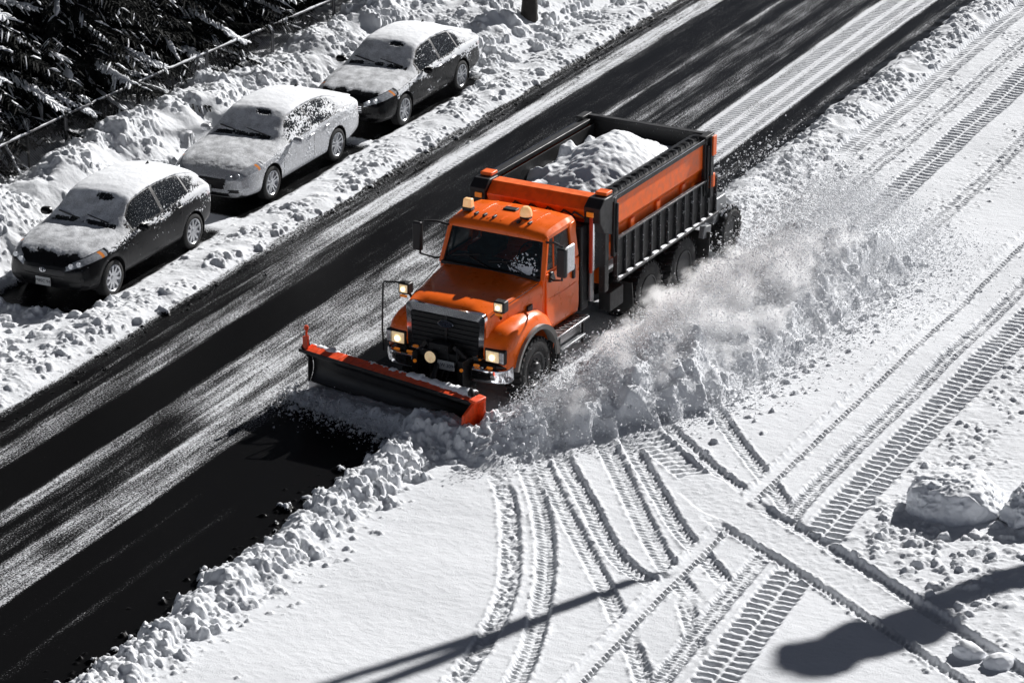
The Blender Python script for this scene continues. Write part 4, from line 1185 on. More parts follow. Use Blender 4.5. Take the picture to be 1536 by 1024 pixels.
# ---- plough lights and the marker rail
for sx in (-1, 1):
    po = MB(); po.tube([(sx * .80, -.72, 1.55), (sx * .86, -.80, 1.72), (sx * .88, -.84, 1.80)], .022, 7)
    PLT = po.build('plow_light', M_BLACK, T)
    MB().box((sx * .88, -.86, 1.83), (.20, .16, .19)).build('lamp_housing', M_BLACK, PLT, bevel=.02)
    MB().box((sx * .875, -.947, 1.835), (.145, .02, .135)).build('lens', M_LAMP, PLT, bevel=.012)
    MB().lathe([(-.01, .035), (.0, .03), (.004, .01)], 'y', (sx * .875, -.962, 1.83), 14).build('bulb', M_LAMPB, PLT)
    bx('turn_lens', (sx * .88, -.93, 1.705), (.13, .03, .04), M_AMBERD, PLT, .006)
mk = MB(); mk.tube([(-.86, -.90, 1.93), (-1.18, -1.02, 1.93), (-1.20, -1.04, 1.90), (-1.16, -1.15, 1.2), (-1.12, -1.18, .80)], .017, 6); mk.build('marker_rail', M_BLACK, T)

# ---- hitch, spot lamp, plate
ht = MB()
for sx in (-1, 1):
    ht.box((sx * .42, -1.27, .62), (.10, .22, .70)); ht.bar((sx * .42, -1.2, .95), (sx * .24, -1.26, 1.16), .07, .07)
    ht.bar((sx * .42, -1.35, .42), (sx * .30, -1.75, .32), .10, .12)
ht.box((0, -1.25, .98), (.72, .14, .12)); ht.box((0, -1.30, .55), (.9, .16, .16)); ht.tube([(0, -1.30, .92), (0, -1.62, .55)], .045, 10); ht.box((0, -1.26, 1.10), (.34, .16, .16))
for q in (-.22, .14, .3): ht.tube([(q, -1.28, 1.15), (q + .05, -1.36, .95), (q * .6, -1.36, .7), (q * .5, -1.45, .5)], .014, 6)
HT = ht.build('plow_hitch', M_FRAME, T, bevel=.01)
sp = MB(); sp.lathe([(.10, .06), (.03, .10), (-.02, .11), (-.05, .112)], 'y', (-.09, -1.40, .98), 20); SPO = sp.build('spot_lamp', M_BLACK, T)
MB().lathe([(-.065, .05), (-.06, .098), (-.045, .10)], 'y', (-.09, -1.40, .98), 20).build('lens', M_LAMP, SPO)
pl = MB().box((.16, -1.385, .86), (.31, .015, .155)).build('licence_plate', M_PLATE, T, bevel=.004)
mesh_text('plate_lettering', 'PLW 3094', .085, (.16, -1.394, .86), (math.pi / 2, 0, 0), M_PLATEINK, pl)
for x_ in (-.40, .46): 
    ml = MB(); ml.lathe([(-.02, .03), (0, .03), (.006, .015)], 'y', (x_, -1.40, .84), 12); ml.build('marker_lens', M_AMBERD, HT)

# ---- area behind the cab
bk = MB(); bk.box((.80, 1.86, 1.62), (.36, .26, 1.5)); bk.box((-.80, 1.86, 1.55), (.36, .26, 1.4)); bk.box((0, 1.85, 1.3), (1.2, .24, .9))
bk.build('cab_back_rack', M_FRAME, T, bevel=.03)
hz_ = MB()
for k, x_ in enumerate((-.5, -.2, .12, .42, .62)):
    hz_.tube([(x_, 1.74, 1.9), (x_ + .04, 1.78, 2.42), (x_ + .14, 1.86, 2.56), (x_ + .3, 1.95, 2.45), (x_ + .32, 1.98, 1.6)], .022, 6)
hz_.build('hydraulic_hose', M_BLACK, T)
hm = MB(); hm.box((1.09, 2.02, 2.02), (.05, .26, .92)); HS = hm.build('exhaust_shield', M_CHROME, T, bevel=.02)
MB().box((1.075, 1.87, 2.02), (.06, .035, .98)).build('shield_edge', pm('shield_red', (.55, .05, .02), .4), HS, bevel=.008)
MB().tube([(1.02, 1.98, 1.0), (1.02, 1.98, 2.5), (1.04, 1.92, 2.62)], .055, 14).build('exhaust_pipe', M_STEEL, HS)
# steps and tank under the door
stp = MB(); stp.box((1.06, 1.05, .86), (.26, 1.15, .04)); ST = stp.build('side_step', M_STEEL, T, bevel=.008)
tr_ = MB()
for i in range(14): tr_.box((1.06, .52 + i * .08, .886), (.23, .03, .016), (0, 0, .5 if i % 2 else -.5))
tr_.build('step_tread', M_GREYBOX, ST)
MB().box((1.08, 1.05, .60), (.24, .85, .04)).build('lower_step', M_GREYBOX, ST, bevel=.01)
for y_ in (.62, 1.48): MB().bar((1.14, y_, .85), (1.14, y_, .45), .04, .05).build('step_bracket', M_FRAME, ST)
MB().lathe([(.55, .05), (.56, .24), (1.55, .24), (1.56, .05)], 'y', (.86, 0, .66), 24).build('fuel_tank', M_STEEL, T, bevel=.01)
MB().lathe([(.55, .05), (.56, .24), (1.55, .24), (1.56, .05)], 'y', (-.86, 0, .66), 24).build('fuel_tank', M_STEEL, T, bevel=.01)
for sx in (-1, 1):
    MB().hexa([(sx * .72, .52, .28), (sx * 1.15, .60, .22), (sx * 1.15, .62, .22), (sx * .72, .54, .28), (sx * .72, .48, .95), (sx * 1.12, .46, .90), (sx * 1.12, .48, .90), (sx * .72, .50, .95)]).build('mud_flap', M_RUBBER, T)
    MB().box((sx * 1.0, 3.20, .66), (.42, .03, .62), (R(8), 0, 0)).build('mud_flap', M_RUBBER, T)
    MB().box((sx * 1.0, 6.15, .62), (.50, .03, .62), (R(-6), 0, 0)).build('mud_flap', M_RUBBER, T)
    MB().box((sx * 1.08, 2.62, .86), (.22, .5, .34)).build('tool_box', M_FRAME, T, bevel=.015)
    fb = MB(); fb.box((sx * 1.12, 3.08, .98), (.16, .26, .12), (R(20), 0, 0)); fb.box((sx * 1.12, 6.15, 1.0), (.14, .22, .16), (R(-10), 0, 0)); 
    MB().box((sx * 1.14, 6.2, .92), (.10, .30, .22), (R(-10), 0, 0)).build('fender_bracket', M_GREYBOX, T, bevel=.01)

# ---- dump body
BY0, BY1 = 2.3, 6.08
ZT = 2.74
prof = [(.86, 1.22), (1.06, 1.62), (1.10, 1.78), (1.10, 2.08), (1.19, 2.20), (1.19, 2.66)]
DB = MB().box((0, (BY0 + BY1) / 2, 1.24), (1.9, BY1 - BY0, .08)).build('dump_bed', M_FRAME, T)
for sx in (-1, 1):
    s_ = MB()
    poly = [(sx * x_, z_) for x_, z_ in prof] + [(sx * (x_ - .06), z_) for x_, z_ in prof[::-1]]
    s_.prism(poly, 'y', BY0, BY1)
    SW = s_.build('bed_side', M_ORGD, DB, bevel=.006, smooth=20)
    rl = MB(); rl.box((sx * 1.155, (BY0 + BY1) / 2, 2.70), (.16, BY1 - BY0 + .02, .09)); rl.build('top_rail', M_FRAME, SW, bevel=.012)
    rl = MB(); rl.box((sx * 1.222, (BY0 + BY1) / 2, 2.735), (.022, BY1 - BY0 - .1, .02)); rl.build('rail_trim', M_CHROME, SW)
    inn_ = MB(); inn_.box((sx * 1.0, (BY0 + BY1) / 2, 2.25), (.02, BY1 - BY0 - .2, .85)); inn_.build('inner_liner', M_FRAME, SW)
    # stakes and lower black side boards
    for y_ in (BY0 + .13, BY1 - .12):
        k = MB(); k.box((sx * 1.21, y_, 2.20), (.07, .10, 1.04)); k.tube([(sx * 1.262, y_ + .02, 1.75), (sx * 1.262, y_ + .02, 2.62)], .028, 8); k.build('corner_post', M_FRAME, SW, bevel=.01)
    for y_ in (3.25, 4.25, 5.25):
        MB().box((sx * 1.125, y_, 1.93), (.06, .14, .34)).build('side_brace', M_ORGD, SW, bevel=.01)
    bo = MB(); bo.box((sx * 1.20, 4.45, 1.60), (.03, 3.95, .66)); BO = bo.build('side_board', M_FRAME, T, bevel=.004)
    for k in range(13):
        y_ = 2.50 + k * .325
        MB().box((sx * 1.235, y_, 1.60), (.05, .035, .70)).build('board_stake', M_STAKE, BO, bevel=.006)
    MB().box((sx * 1.235, 4.45, 1.97), (.07, 4.0, .035)).build('upper_rail', M_STAKE, BO, bevel=.006)
    MB().box((sx * 1.245, 4.45, 1.24), (.09, 4.0, .045)).build('lower_rail', M_STAKE, BO, bevel=.006)
    # little drifts caught on the lower rail
    dr = MB()
    for k in range(12):
        y_ = 2.53 + k * .325; L_ = random.uniform(.06, .28); hh = random.uniform(.008, .035)
        dr.loft([[(sx * (1.262 + dx * s2), y_ + .02 + L_ * t, 1.262 + z_ * s2) for dx, z_ in ((-.035, 0), (.022, 0), (.012, hh * .5), (-.03, hh))] for t, s2 in ((0, .9), (.35, 1), (.75, .7), (1, .2))])
    tag(dr.build('caught_snow', M_SNOWSOFT, BO, smooth=60), kind='stuff')
hb_ = MB(); hb_.prism([(BY0 - .02, 1.2), (BY0 + .05, 1.2), (BY0 + .05, 2.70), (BY0 - .02, 2.70)], 'x', -1.12, 1.12); hb_.build('headboard', M_ORGD, DB); bx('bounce_blocker', (0, BY0 + .075, 2.22), (2.02, .012, 1.07), M_FRAME, DB, 0)  # black sheet added behind the headboard to keep orange bounce off the load
cs = MB(); cs.prism([(BY0 + .06, 2.765), (BY0 - .20, 2.775), (BY0 - .40, 2.60), (BY0 - .36, 2.44), (BY0 - .02, 2.42), (BY0 + .06, 2.5)], 'x', -.93, .93)
CS = cs.build('cab_shield', M_ORGD, DB, bevel=.012)
for sx in (-1, 1):
    e = MB(); e.prism([(BY0 + .03, 2.79), (BY0 - .26, 2.80), (BY0 - .44, 2.68), (BY0 - .42, 2.42), (BY0 - .26, 2.20), (BY0 + .02, 2.1)], 'x', sx * .935, sx * 1.24)
    EE = e.build('shield_corner', M_BLACK, CS, bevel=.015)
    bx('amber_light', (sx * 1.06, BY0 - .448, 2.56), (.13, .03, .085), M_AMBERD, EE, .01)
    bx('corner_cap', (sx * 1.09, BY0 - .02, 2.83), (.22, .22, .06), M_ORGD, EE, .015)
    bx('corner_column', (sx * 1.16, BY0 - .12, 1.75), (.12, .14, 1.25), M_FRAME, EE, .012)
tg = MB(); tg.box((0, BY1 + .03, 1.98), (2.30, .07, 1.5)); TG = tg.build('tailgate', M_FRAME, DB, bevel=.01)
MB().box((0, BY1 + .03, 2.76), (2.36, .12, .07)).build('tailgate_rail', M_FRAME, TG, bevel=.01)
for sx in (-1, 1):
    cp = MB(); cp.box((sx * 1.24, BY1 + .02, 2.2), (.12, .12, 1.15)); CP = cp.build('rear_post', M_FRAME, TG, bevel=.012)
    bx('rear_light', (sx * 1.30, BY1 + .06, 2.58), (.05, .14, .36), M_ORGD, CP, .01)
    bx('post_cap', (sx * 1.22, BY1 - .08, 2.79), (.14, .36, .05), M_FRAME, CP, .01)
bx('hinge_block', (1.22, BY1 + .06, 1.92), (.16, .2, .26), M_ORGD, TG, .02)
# rolled tarp lying along the left rail
tp = MB()
npt = 90; secs = []
for i in range(npt):
    y_ = BY0 + .12 + (BY1 - BY0 - .24) * i / (npt - 1); rr_ = .022 * math.sin(i * 2.6) + .008 * math.sin(i * 1.1)
    secs.append([(1.10 + x_ + rr_ * .3, y_, 2.745 + z_ + max(rr_, -.01) * (1 if z_ > 0 else 0)) for x_, z_ in ((.05, 0), (.03, .05), (-.06, .05), (-.20, .0), (-.26, -.08), (-.22, -.10), (-.04, -.02))])
tp.loft(secs); tp.build('rolled_tarp', pm('tarp_black', (.016, .016, .017), .45, var=.4, dust=.05), T, smooth=25)

# ---- rear spreader: grey hopper and a chained wheel
sprd = MB(); sprd.box((.72, 7.12, 1.05), (.62, .62, .42), (0, 0, 0), (.85, .9)); sprd.box((0, 6.95, .86), (1.6, .2, .16)); SPR = sprd.build('spreader', M_GREYBOX, T, bevel=.02)
tw = empty('wheel', (1.02, 7.32, .60)); tw.parent = T
t = MB(); t.lathe([(-.14, .24), (-.15, .36), (-.12, .41), (.12, .41), (.15, .36), (.14, .26), (.10, .24), (.04, .22), (.03, .04)], 'x', (0, 0, 0), 40)
for k in range(22):
    a = 2 * math.pi * k / 22
    for q in (-.08, .08):
        M = Matrix.Rotation(a + (.14 if q > 0 else 0), 4, 'X') @ Matrix.Translation((q, 0, .42))
        t.add([(-.06, -.03, -.03), (.06, -.03, -.03), (.06, .03, -.03), (-.06, .03, -.03), (-.045, -.02, .045), (.045, -.02, .045), (.045, .02, .045), (-.045, .02, .045)], [(4, 5, 6, 7), (0, 1, 5, 4), (1, 2, 6, 5), (2, 3, 7, 6), (3, 0, 4, 7)], M)
t.build('tyre', M_TYREDUST, tw, smooth=35)
MB().lathe([(.10, .24), (.125, .245), (.125, .22), (.05, .19), (.05, .09), (.10, .08), (.105, .01)], 'x', (0, 0, 0), 32).build('rim', M_RIM, tw, smooth=35)
sc_ = MB()
for k in range(60):
    a = random.uniform(-.7, .9); r_ = random.uniform(.014, .03); x_ = random.uniform(-.14, .14)
    sc_.lathe([(-r_, r_ * .3), (-r_ * .3, r_), (r_ * .4, r_ * .8), (r_, r_ * .2)], 'z', (x_, math.sin(a) * .455, math.cos(a) * .455), 6)
tag(sc_.build('clinging_snow', M_SNOWSOFT, tw, smooth=60), kind='stuff')

# ---- the plough itself: a part of the truck with its own sub-parts
PW = empty('snow_plow', (-.56, -2.10, 0), R(-9.8 + 2.6)); PW.parent = T; PW.rotation_euler.y = R(1.3); PW.location.z = -.02
PLN = 3.5
bl = MB(); prof = []
for k in range(13):
    a = R(-34 + 92 * k / 12); prof.append((.60 - .62 * math.cos(a) - .30, .43 + .48 * math.sin(a)))
# profile: (forward, height) concave to the front; forward is -Y
front = [(-p[0] + .02, p[1]) for p in prof]; backp = [(y_ + .03, z_) for y_, z_ in front]
def plprism(poly, x0, x1): return MB().prism(poly, 'x', x0, x1)
BLD = plprism(front + backp[::-1], -PLN / 2, PLN / 2).build('moldboard', M_MOLD, PW, smooth=25)
ytop, ztop = front[-1]
# orange deflector on the top edge
fp = MB()
nseg = 14
for k in range(nseg):
    x0, x1 = -PLN / 2 + .10 + (PLN - .22) * k / nseg, -PLN / 2 + .10 + (PLN - .22) * (k + 1) / nseg
    fp.prism([(ytop - .075, ztop + .012), (ytop - .075, ztop - .03), (ytop + .13, ztop + .02), (ytop + .13, ztop + .05)], 'x', x0 + .001, x1 - .001)
fp.build('top_deflector', M_PLOWORG, PW, bevel=.006)
MB().box((0, ytop - .085, ztop - .015), (PLN, .03, .06)).build('top_edge', M_MOLD, PW, bevel=.01)
rbm = MB()
for k in range(7):
    x_ = -PLN / 2 + .3 + (PLN - .6) * k / 6
    rbm.prism([(y_ + .03, z_) for y_, z_ in front[1:-1]] + [(.42, .75), (.42, .30)], 'x', x_ - .02, x_ + .02)
rbm.box((0, .38, .52), (PLN * .9, .12, .12)); rbm.build('moldboard_rib', M_FRAME, PW)
MB().box((0, front[0][0] + .0, front[0][1] - .04), (PLN, .04, .14)).build('cutting_edge', M_STEEL, PW)
ew = MB(); ew.prism([(-.34, .04), (-.38, .30), (-.30, .72), (.10, .93), (.20, .90), (.22, .12), (.0, .02)], 'x', PLN / 2 + .005, PLN / 2 + .05); ew.box((PLN / 2 + .09, .10, .50), (.13, .05, .84)); ew.box((PLN / 2 + .08, .0, .91), (.14, .28, .05), (.0, .1, 0))
ew.build('end_wing', M_PLOWORG, PW, bevel=.01)
el = MB(); el.prism([(y_, z_) for y_, z_ in front] + [(.22, .95), (.22, .2)], 'x', -PLN / 2 - .03, -PLN / 2 - .005); el.build('end_plate', M_MOLD, PW, bevel=.005)
mk = MB(); mk.hexa([(-PLN / 2 + .0, .06, ztop), (-PLN / 2 + .14, .0, ztop), (-PLN / 2 + .14, .04, ztop), (-PLN / 2 + .0, .10, ztop), (-PLN / 2 - .02, .08, ztop + .18), (-PLN / 2 + .16, .0, ztop + .26), (-PLN / 2 + .16, .04, ztop + .26), (-PLN / 2 - .02, .12, ztop + .18)]); mk.build('marker_bracket', M_PLOWORG, PW, bevel=.006)
mk = MB(); mk.tube([(-PLN / 2 + .09, .05, ztop + .15), (-PLN / 2 + .09, .05, ztop + .34)], .016, 8); mk.lathe([(0, .02), (.02, .036), (.06, .04), (.085, .03), (.095, .01)], 'z', (-PLN / 2 + .09, .05, ztop + .32), 14); mk.build('marker_post', M_PLOWORG, PW)
mk = MB(); mk.lathe([(0, .05), (.05, .055), (.10, .03), (.13, .02)], 'z', (PLN / 2 - .12, .10, ztop + .05), 12); mk.build('edge_cap', M_BLACK, PW)
# snow lying on the top edge
N_s = 260; V_ = []; F_ = []
xs_ = np.linspace(-PLN / 2 + .15, PLN / 2 - .1, N_s); nn = fbm(xs_ * 3, xs_ * 0 + .5, 4, 91, .6); n2_ = fbm(xs_ * 9, xs_ * 0 + 5.5, 3, 95, .6)
hgt = np.clip(.025 + .085 * nn + .03 * n2_ + .045 * sstep(-.1, 1.2, xs_), 0, .14) + .0
for i, x_ in enumerate(xs_):
    h_ = float(hgt[i]); wd_ = .03 + h_ * .9
    for a in np.linspace(0, math.pi, 7): V_.append((x_, ytop + .13 + math.cos(a) * wd_ + .02 * float(n2_[i]), ztop + .02 + math.sin(a) * h_ - .015 * (h_ < .01)))
ii = np.arange(N_s - 1)[:, None] * 7 + np.arange(6)[None]
F_ = np.stack([ii, ii + 1, ii + 8, ii + 7], -1).reshape(-1, 4)
tag(link('lying_snow', np_mesh('lying_snow', V_, F_, M_SNOWSOFT), PW), kind='stuff')

# ---- the load, a thing of its own resting in the bed
nx_, ny_ = 96, 200
lx = np.linspace(-.985, .985, nx_); ly = np.linspace(BY0 + .06, BY1 - .02, ny_); LX, LY = np.meshgrid(lx, ly)
LZ = 2.22 + .84 * np.exp(-(((LX - .12) / .92) ** 2 + ((LY - 4.45) / 1.5) ** 2)) + .08 * fbm(LX * 2.2, LY * 2.2, 4, 101) + .025 * fbm(LX * 8, LY * 8, 3, 104)
LZ += .22 * np.exp(-(((LX + .80) / .25) ** 2)) * sstep(-.05, .2, fbm(LX * 1.5, LY * 1.3, 2, 107))
ids = np.arange(nx_ * ny_).reshape(ny_, nx_)
Fl = np.stack([ids[:-1, :-1], ids[:-1, 1:], ids[1:, 1:], ids[1:, :-1]], -1).reshape(-1, 4)
Vt = np.stack([LX, LY, LZ], -1).reshape(-1, 3)
# close it down to the bed floor
rim_i = np.concatenate([ids[0, :], ids[1:, -1], ids[-1, -2::-1], ids[-2:0:-1, 0]])
low = Vt[rim_i].copy(); low[:, 2] = 1.30; base = len(Vt); Vt = np.concatenate([Vt, low]); k = len(rim_i)
j_ = np.arange(k); Fw = np.stack([rim_i, base + j_, base + (j_ + 1) % k, rim_i[(j_ + 1) % k]], -1)
LOAD = link('snow_load', np_mesh('snow_load', Vt, [Fl, Fw], snow_mat('load_snow', .3, 50)))
LOAD.location = TR.location; LOAD.rotation_euler = TR.rotation_euler
tag(LOAD, 'heap of white snow filling the open dump bed', 'snow heap')

# ================================================================== SNOW THROWN UP BESIDE THE TRUCK
M_SPRAY = snow_mat('thrown_snow', bump=.4, scale=30, trans=.35)
M_FLAKE = snow_mat('snow_flakes', bump=0, scale=30, col=(.93, .94, .96), trans=.5)


def ico_arrays(sub):
    bm = bmesh.new(); bmesh.ops.create_icosphere(bm, subdivisions=sub, radius=1)
    v = np.array([p.co[:] for p in bm.verts], np.float32); f = np.array([[p.index for p in q.verts] for q in bm.faces], np.int32); bm.free(); return v, f


def plume_axis(t):
    """centre line, half width and height of the plume, t from the blade end (0) to where it settles (1)"""
    y_ = -2.0 + 12.2 * t
    x_ = 1.72 + 1.10 * sstep(0, .32, t) + .45 * sstep(.3, .75, t)
    wd = .30 + .72 * sstep(0, .32, t) + .22 * sstep(.35, .75, t)
    hg = .45 + .40 * sstep(0, .25, t) + .35 * sstep(.35, .72, t) - .75 * sstep(.80, 1, t)
    return x_, y_, wd, hg


# the powder cloud: real air full of snow, thick in torn billows and thin at the edges
M_PUFF = bpy.data.materials.new('snow_powder_cloud'); nt_, N_, L_, b_ = nodes(M_PUFF); N_.remove(b_)
pv = N_.new('ShaderNodeVolumePrincipled'); pv.inputs['Color'].default_value = (.998, .998, 1, 1); pv.inputs['Anisotropy'].default_value = .45
L_.new(pv.outputs[0], N_['Material Output'].inputs['Volume'])
tc_ = N_.new('ShaderNodeTexCoord')
def mth(op, a, b=None, c=None):
    n_ = N_.new('ShaderNodeMath'); n_.operation = op
    for i_, q_ in enumerate((a, b, c)):
        if q_ is None: continue
        if isinstance(q_, (int, float)): n_.inputs[i_].default_value = q_
        else: L_.new(q_, n_.inputs[i_])
    return n_.outputs[0]
ln = N_.new('ShaderNodeVectorMath'); ln.operation = 'LENGTH'; L_.new(tc_.outputs['Object'], ln.inputs[0])
fall = mth('SUBTRACT', 1.0, ln.outputs['Value'])
# noise in metres: undo the ellipsoid's own scale so that billows keep their size; stretched a little along the throw
SEM = (1.45, 6.4, 1.20)
mp_ = N_.new('ShaderNodeMapping'); mp_.inputs['Scale'].default_value = (SEM[0], SEM[1] * .62, SEM[2] * 1.05); mp_.inputs['Rotation'].default_value = (0, 0, .35); L_.new(tc_.outputs['Object'], mp_.inputs['Vector'])
nz_ = N_.new('ShaderNodeTexNoise'); nz_.inputs['Scale'].default_value = 1.75; nz_.inputs['Detail'].default_value = 8; nz_.inputs['Roughness'].default_value = .72; nz_.inputs['Distortion'].default_value = .25
L_.new(mp_.outputs[0], nz_.inputs['Vector'])
den = mth('ADD', mth('MULTIPLY', fall, 1.15), mth('MULTIPLY', mth('SUBTRACT', nz_.outputs['Fac'], .5), 2.6))
den = mth('MULTIPLY', mth('MAXIMUM', mth('SUBTRACT', den, .35), 0.0), 30.0)
den = mth('MULTIPLY', mth('MINIMUM', den, 7.0), mth('MINIMUM', mth('MULTIPLY', mth('MAXIMUM', fall, 0.0), 6.0), 1.0))
L_.new(den, pv.inputs['Density'])
v_, f_ = ico_arrays(4)
SPY = link('snow_spray', np_mesh('snow_spray', v_, f_, M_PUFF)); SPY.location = (2.92, 4.2, .34); SPY.scale = SEM; SPY.rotation_euler = (0, 0, R(-7))
tag(SPY, kind='stuff')
M_PUFF.cycles.volume_step_rate = .04


def flakes(name, P_, r_):
    """many tiny loose grains in ONE mesh: each a squashed tetrahedron"""
    n_ = len(P_)
    base = np.array([[1, 1, 1], [1, -1, -1], [-1, 1, -1], [-1, -1, 1]], np.float32) * .75
    A_ = rng.normal(size=(n_, 3, 3)).astype(np.float32); Q, _ = np.linalg.qr(A_)
    V = np.einsum('nij,kj->nki', Q, base) * r_[:, None, None] * (1 + .5 * rng.normal(size=(n_, 1, 3))).clip(.4, 2) + P_[:, None, :]
    F = (np.arange(n_)[:, None, None] * 4 + np.array([[0, 1, 2], [0, 3, 1], [0, 2, 3], [1, 3, 2]])[None]).reshape(-1, 3)
    o = link(name, np_mesh(name, V.reshape(-1, 3), F, M_FLAKE, False)); tag(o, kind='stuff'); return o


N1 = 70000
t = rng.random(N1) ** .85; x_, y_, wd, hg = plume_axis(t)
q = np.abs(rng.normal(size=N1)) * .95 - .42; hh = hg * np.clip(1.1 - (np.abs(q) / 1.7) ** 2, .08, 1)
z_ = .15 + hh * rng.random(N1) ** .7 * 1.3 + np.abs(rng.normal(size=N1)) * .12
P_ = np.stack([x_ + q * wd, y_ + rng.normal(size=N1) * .3, z_ + .05], -1)
r_ = .004 + .012 * rng.random(N1) ** 3
flakes('snow_flakes', P_, r_)
# coarser crumbs tumbling along the near edge, and grains blown over the road behind
N2 = 16000
t = rng.random(N2); x_, y_, wd, hg = plume_axis(t)
P2 = np.stack([x_ + wd * (.9 + .45 * rng.normal(size=N2)), y_ + rng.normal(size=N2) * .5, .08 + np.abs(rng.normal(size=N2)) * .22 * hg], -1)
N3 = 9000
P3 = np.stack([1.2 + rng.normal(size=N3) * .9, 6.5 + 7 * rng.random(N3), np.abs(rng.normal(size=N3)) * .45], -1)
N4 = 5000    # in front of the blade
s_ = rng.random(N4) * 3.7; P4 = np.stack([PL[0] + pd[0] * s_ + pn[0] * (.1 + np.abs(rng.normal(size=N4)) * .38), PL[1] + pd[1] * s_ + pn[1] * (.1 + np.abs(rng.normal(size=N4)) * .38), .03 + np.abs(rng.normal(size=N4)) * .14], -1)
PA = np.concatenate([P2, P3, P4]); flakes('snow_crumbs', PA, .005 + .020 * rng.random(len(PA)) ** 4)

# ================================================================== HEAPS AND LUMPS OF OLD SNOW ON THE FIELD
def lump(name, loc, size, seed, label, cat, group=None, sub=5, rz=0.0, amp=.38, mat=None):
    v, f = ico_arrays(sub)
    p = v + np.array([seed * 3.1, 0, 0], np.float32)
    d = 1 + amp * fbm3(p * 1.5, 3, 3) - amp * .9 * (np.abs(fbm3(p * 2.2, 3, 8)) - .15) + .10 * fbm3(p * 6, 4, 12, .65)
    # planar breaks
    r2 = np.random.default_rng(seed)
    for _ in range(16):
        n_ = r2.normal(size=3); n_ /= np.linalg.norm(n_); off = r2.uniform(.62, .95)
        dd = (v * d[:, None]) @ n_; m = dd > off
        d = np.where(m, d * (off + (dd - off) * .30) / np.maximum(dd, 1e-3), d)
    d = d + .075 * fbm3(p * 4.5, 3, 15, .6) - .055 * np.abs(fbm3(p * 8, 3, 19, .6))
    o = link(name, np_mesh(name, v * d[:, None] * np.array(size), f, mat or M_SNOW))
    o.location = loc; o.rotation_euler = (0, 0, rz); tag(o, label, cat, group); return o


lump('snow_boulder', (8.62, -1.10, .10), (.86, .66, .74), 4, 'big grey crusted lump of old snow beside the ribbed crawler track', 'snow lump', 'old snow lumps', 6, .4)
lump('snow_boulder', (9.85, -.70, .06), (.74, .58, .62), 9, 'crusted snow lump at the frame edge, beside the bigger lump', 'snow lump', 'old snow lumps', 6, 1.4)
lump('snow_chunk', (10.28, -5.35, .12), (.24, .20, .17), 12, 'small chunk of hard snow on the packed lane near the corner, the farther of two', 'snow chunk', 'chunks on the lane', 4)
lump('snow_chunk', (10.72, -5.42, .11), (.26, .22, .15), 15, 'small chunk of hard snow on the packed lane, nearest the corner', 'snow chunk', 'chunks on the lane', 4, 1.0)

# ================================================================== CHAIN-LINK FENCE
M_FENCE = pm('fence_metal', (.10, .10, .105), .45, .6, var=.3)
M_FENCEB = pm('fence_black', (.02, .02, .02), .5, .3, var=.3)
FY0, FY1 = .6, 24.0
def fline(y_): return -11.78 + .03 * max(0, y_ - 9)
def ftop(y_): return 1.46 - .016 * max(0, y_ - 6)
FN = empty('chain_link_fence', (fline(5), 5, 0)); tag(FN, 'low chain link fence with snowy top rail between the snow bank and the evergreens', 'fence')
Minv = Matrix.Translation(-FN.location)
def fb(m, name, mat, **k):
    o = m.build(name, mat, FN, **k); o.location = -FN.location; return o
py = np.arange(FY0 + .1, FY1, 1.28)
for i, y_ in enumerate(py):
    r_ = .038 if i % 2 == 0 else .022
    m = MB(); m.tube([(fline(y_), y_, -.1), (fline(y_), y_, ftop(y_) + (.06 if i % 2 == 0 else 0))], r_, 8)
    if i % 2 == 0: m.lathe([(0, .045), (.03, .045), (.05, .01)], 'z', (fline(y_), y_, ftop(y_) + .05), 8)
    fb(m, 'post', M_FENCE if i % 2 == 0 else M_FENCEB)
ry = np.linspace(FY0, FY1, 60)
fb(MB().tube([(fline(y_), y_, ftop(y_)) for y_ in ry], .024, 8), 'top_rail', M_FENCE)
sn_ = MB(); nn = fbm(ry * 0 + 3, np.linspace(FY0, FY1, 400) [:60] * 1.0, 2, 3)
y_f = np.linspace(FY0, FY1, 420); nn = fbm(y_f * 2.2, y_f * 0 + .7, 3, 120)
sn_.tube([(fline(y_), y_, ftop(y_) + .022) for y_ in y_f], [max(.002, .016 + .035 * float(a)) for a in nn], 6)
tag(fb(sn_, 'rail_snow', M_SNOWSOFT), kind='stuff')
wm_ = MB(); n_d = int((FY1 - FY0) / .062)
for k in range(n_d):
    y_ = FY0 + k * .062; h_ = ftop(y_) - .05
    for s_ in (-1, 1):
        y2 = y_ + s_ * h_
        y2c = min(max(y2, FY0), FY1); f_ = abs(y2c - y_) / h_
        wm_.tube([(fline(y_) + s_ * .003, y_, .05), (fline(y2c) + s_ * .003, y2c, .05 + (h_ - .05) * f_)], .0032, 3, cap=False)
fb(wm_, 'wire_mesh', M_FENCE, smooth=0)

# ================================================================== EVERGREENS BEHIND THE FENCE
M_NEEDLE = pm('needles_dark', (.004, .0055, .004), .75, var=.4, scale=3)
M_BARK = pm('bark_dark', (.016, .014, .013), .9, var=.5, scale=14, bump=.6, bscale=22)
M_BOUGHSNOW = snow_mat('bough_snow', bump=.35, scale=35)


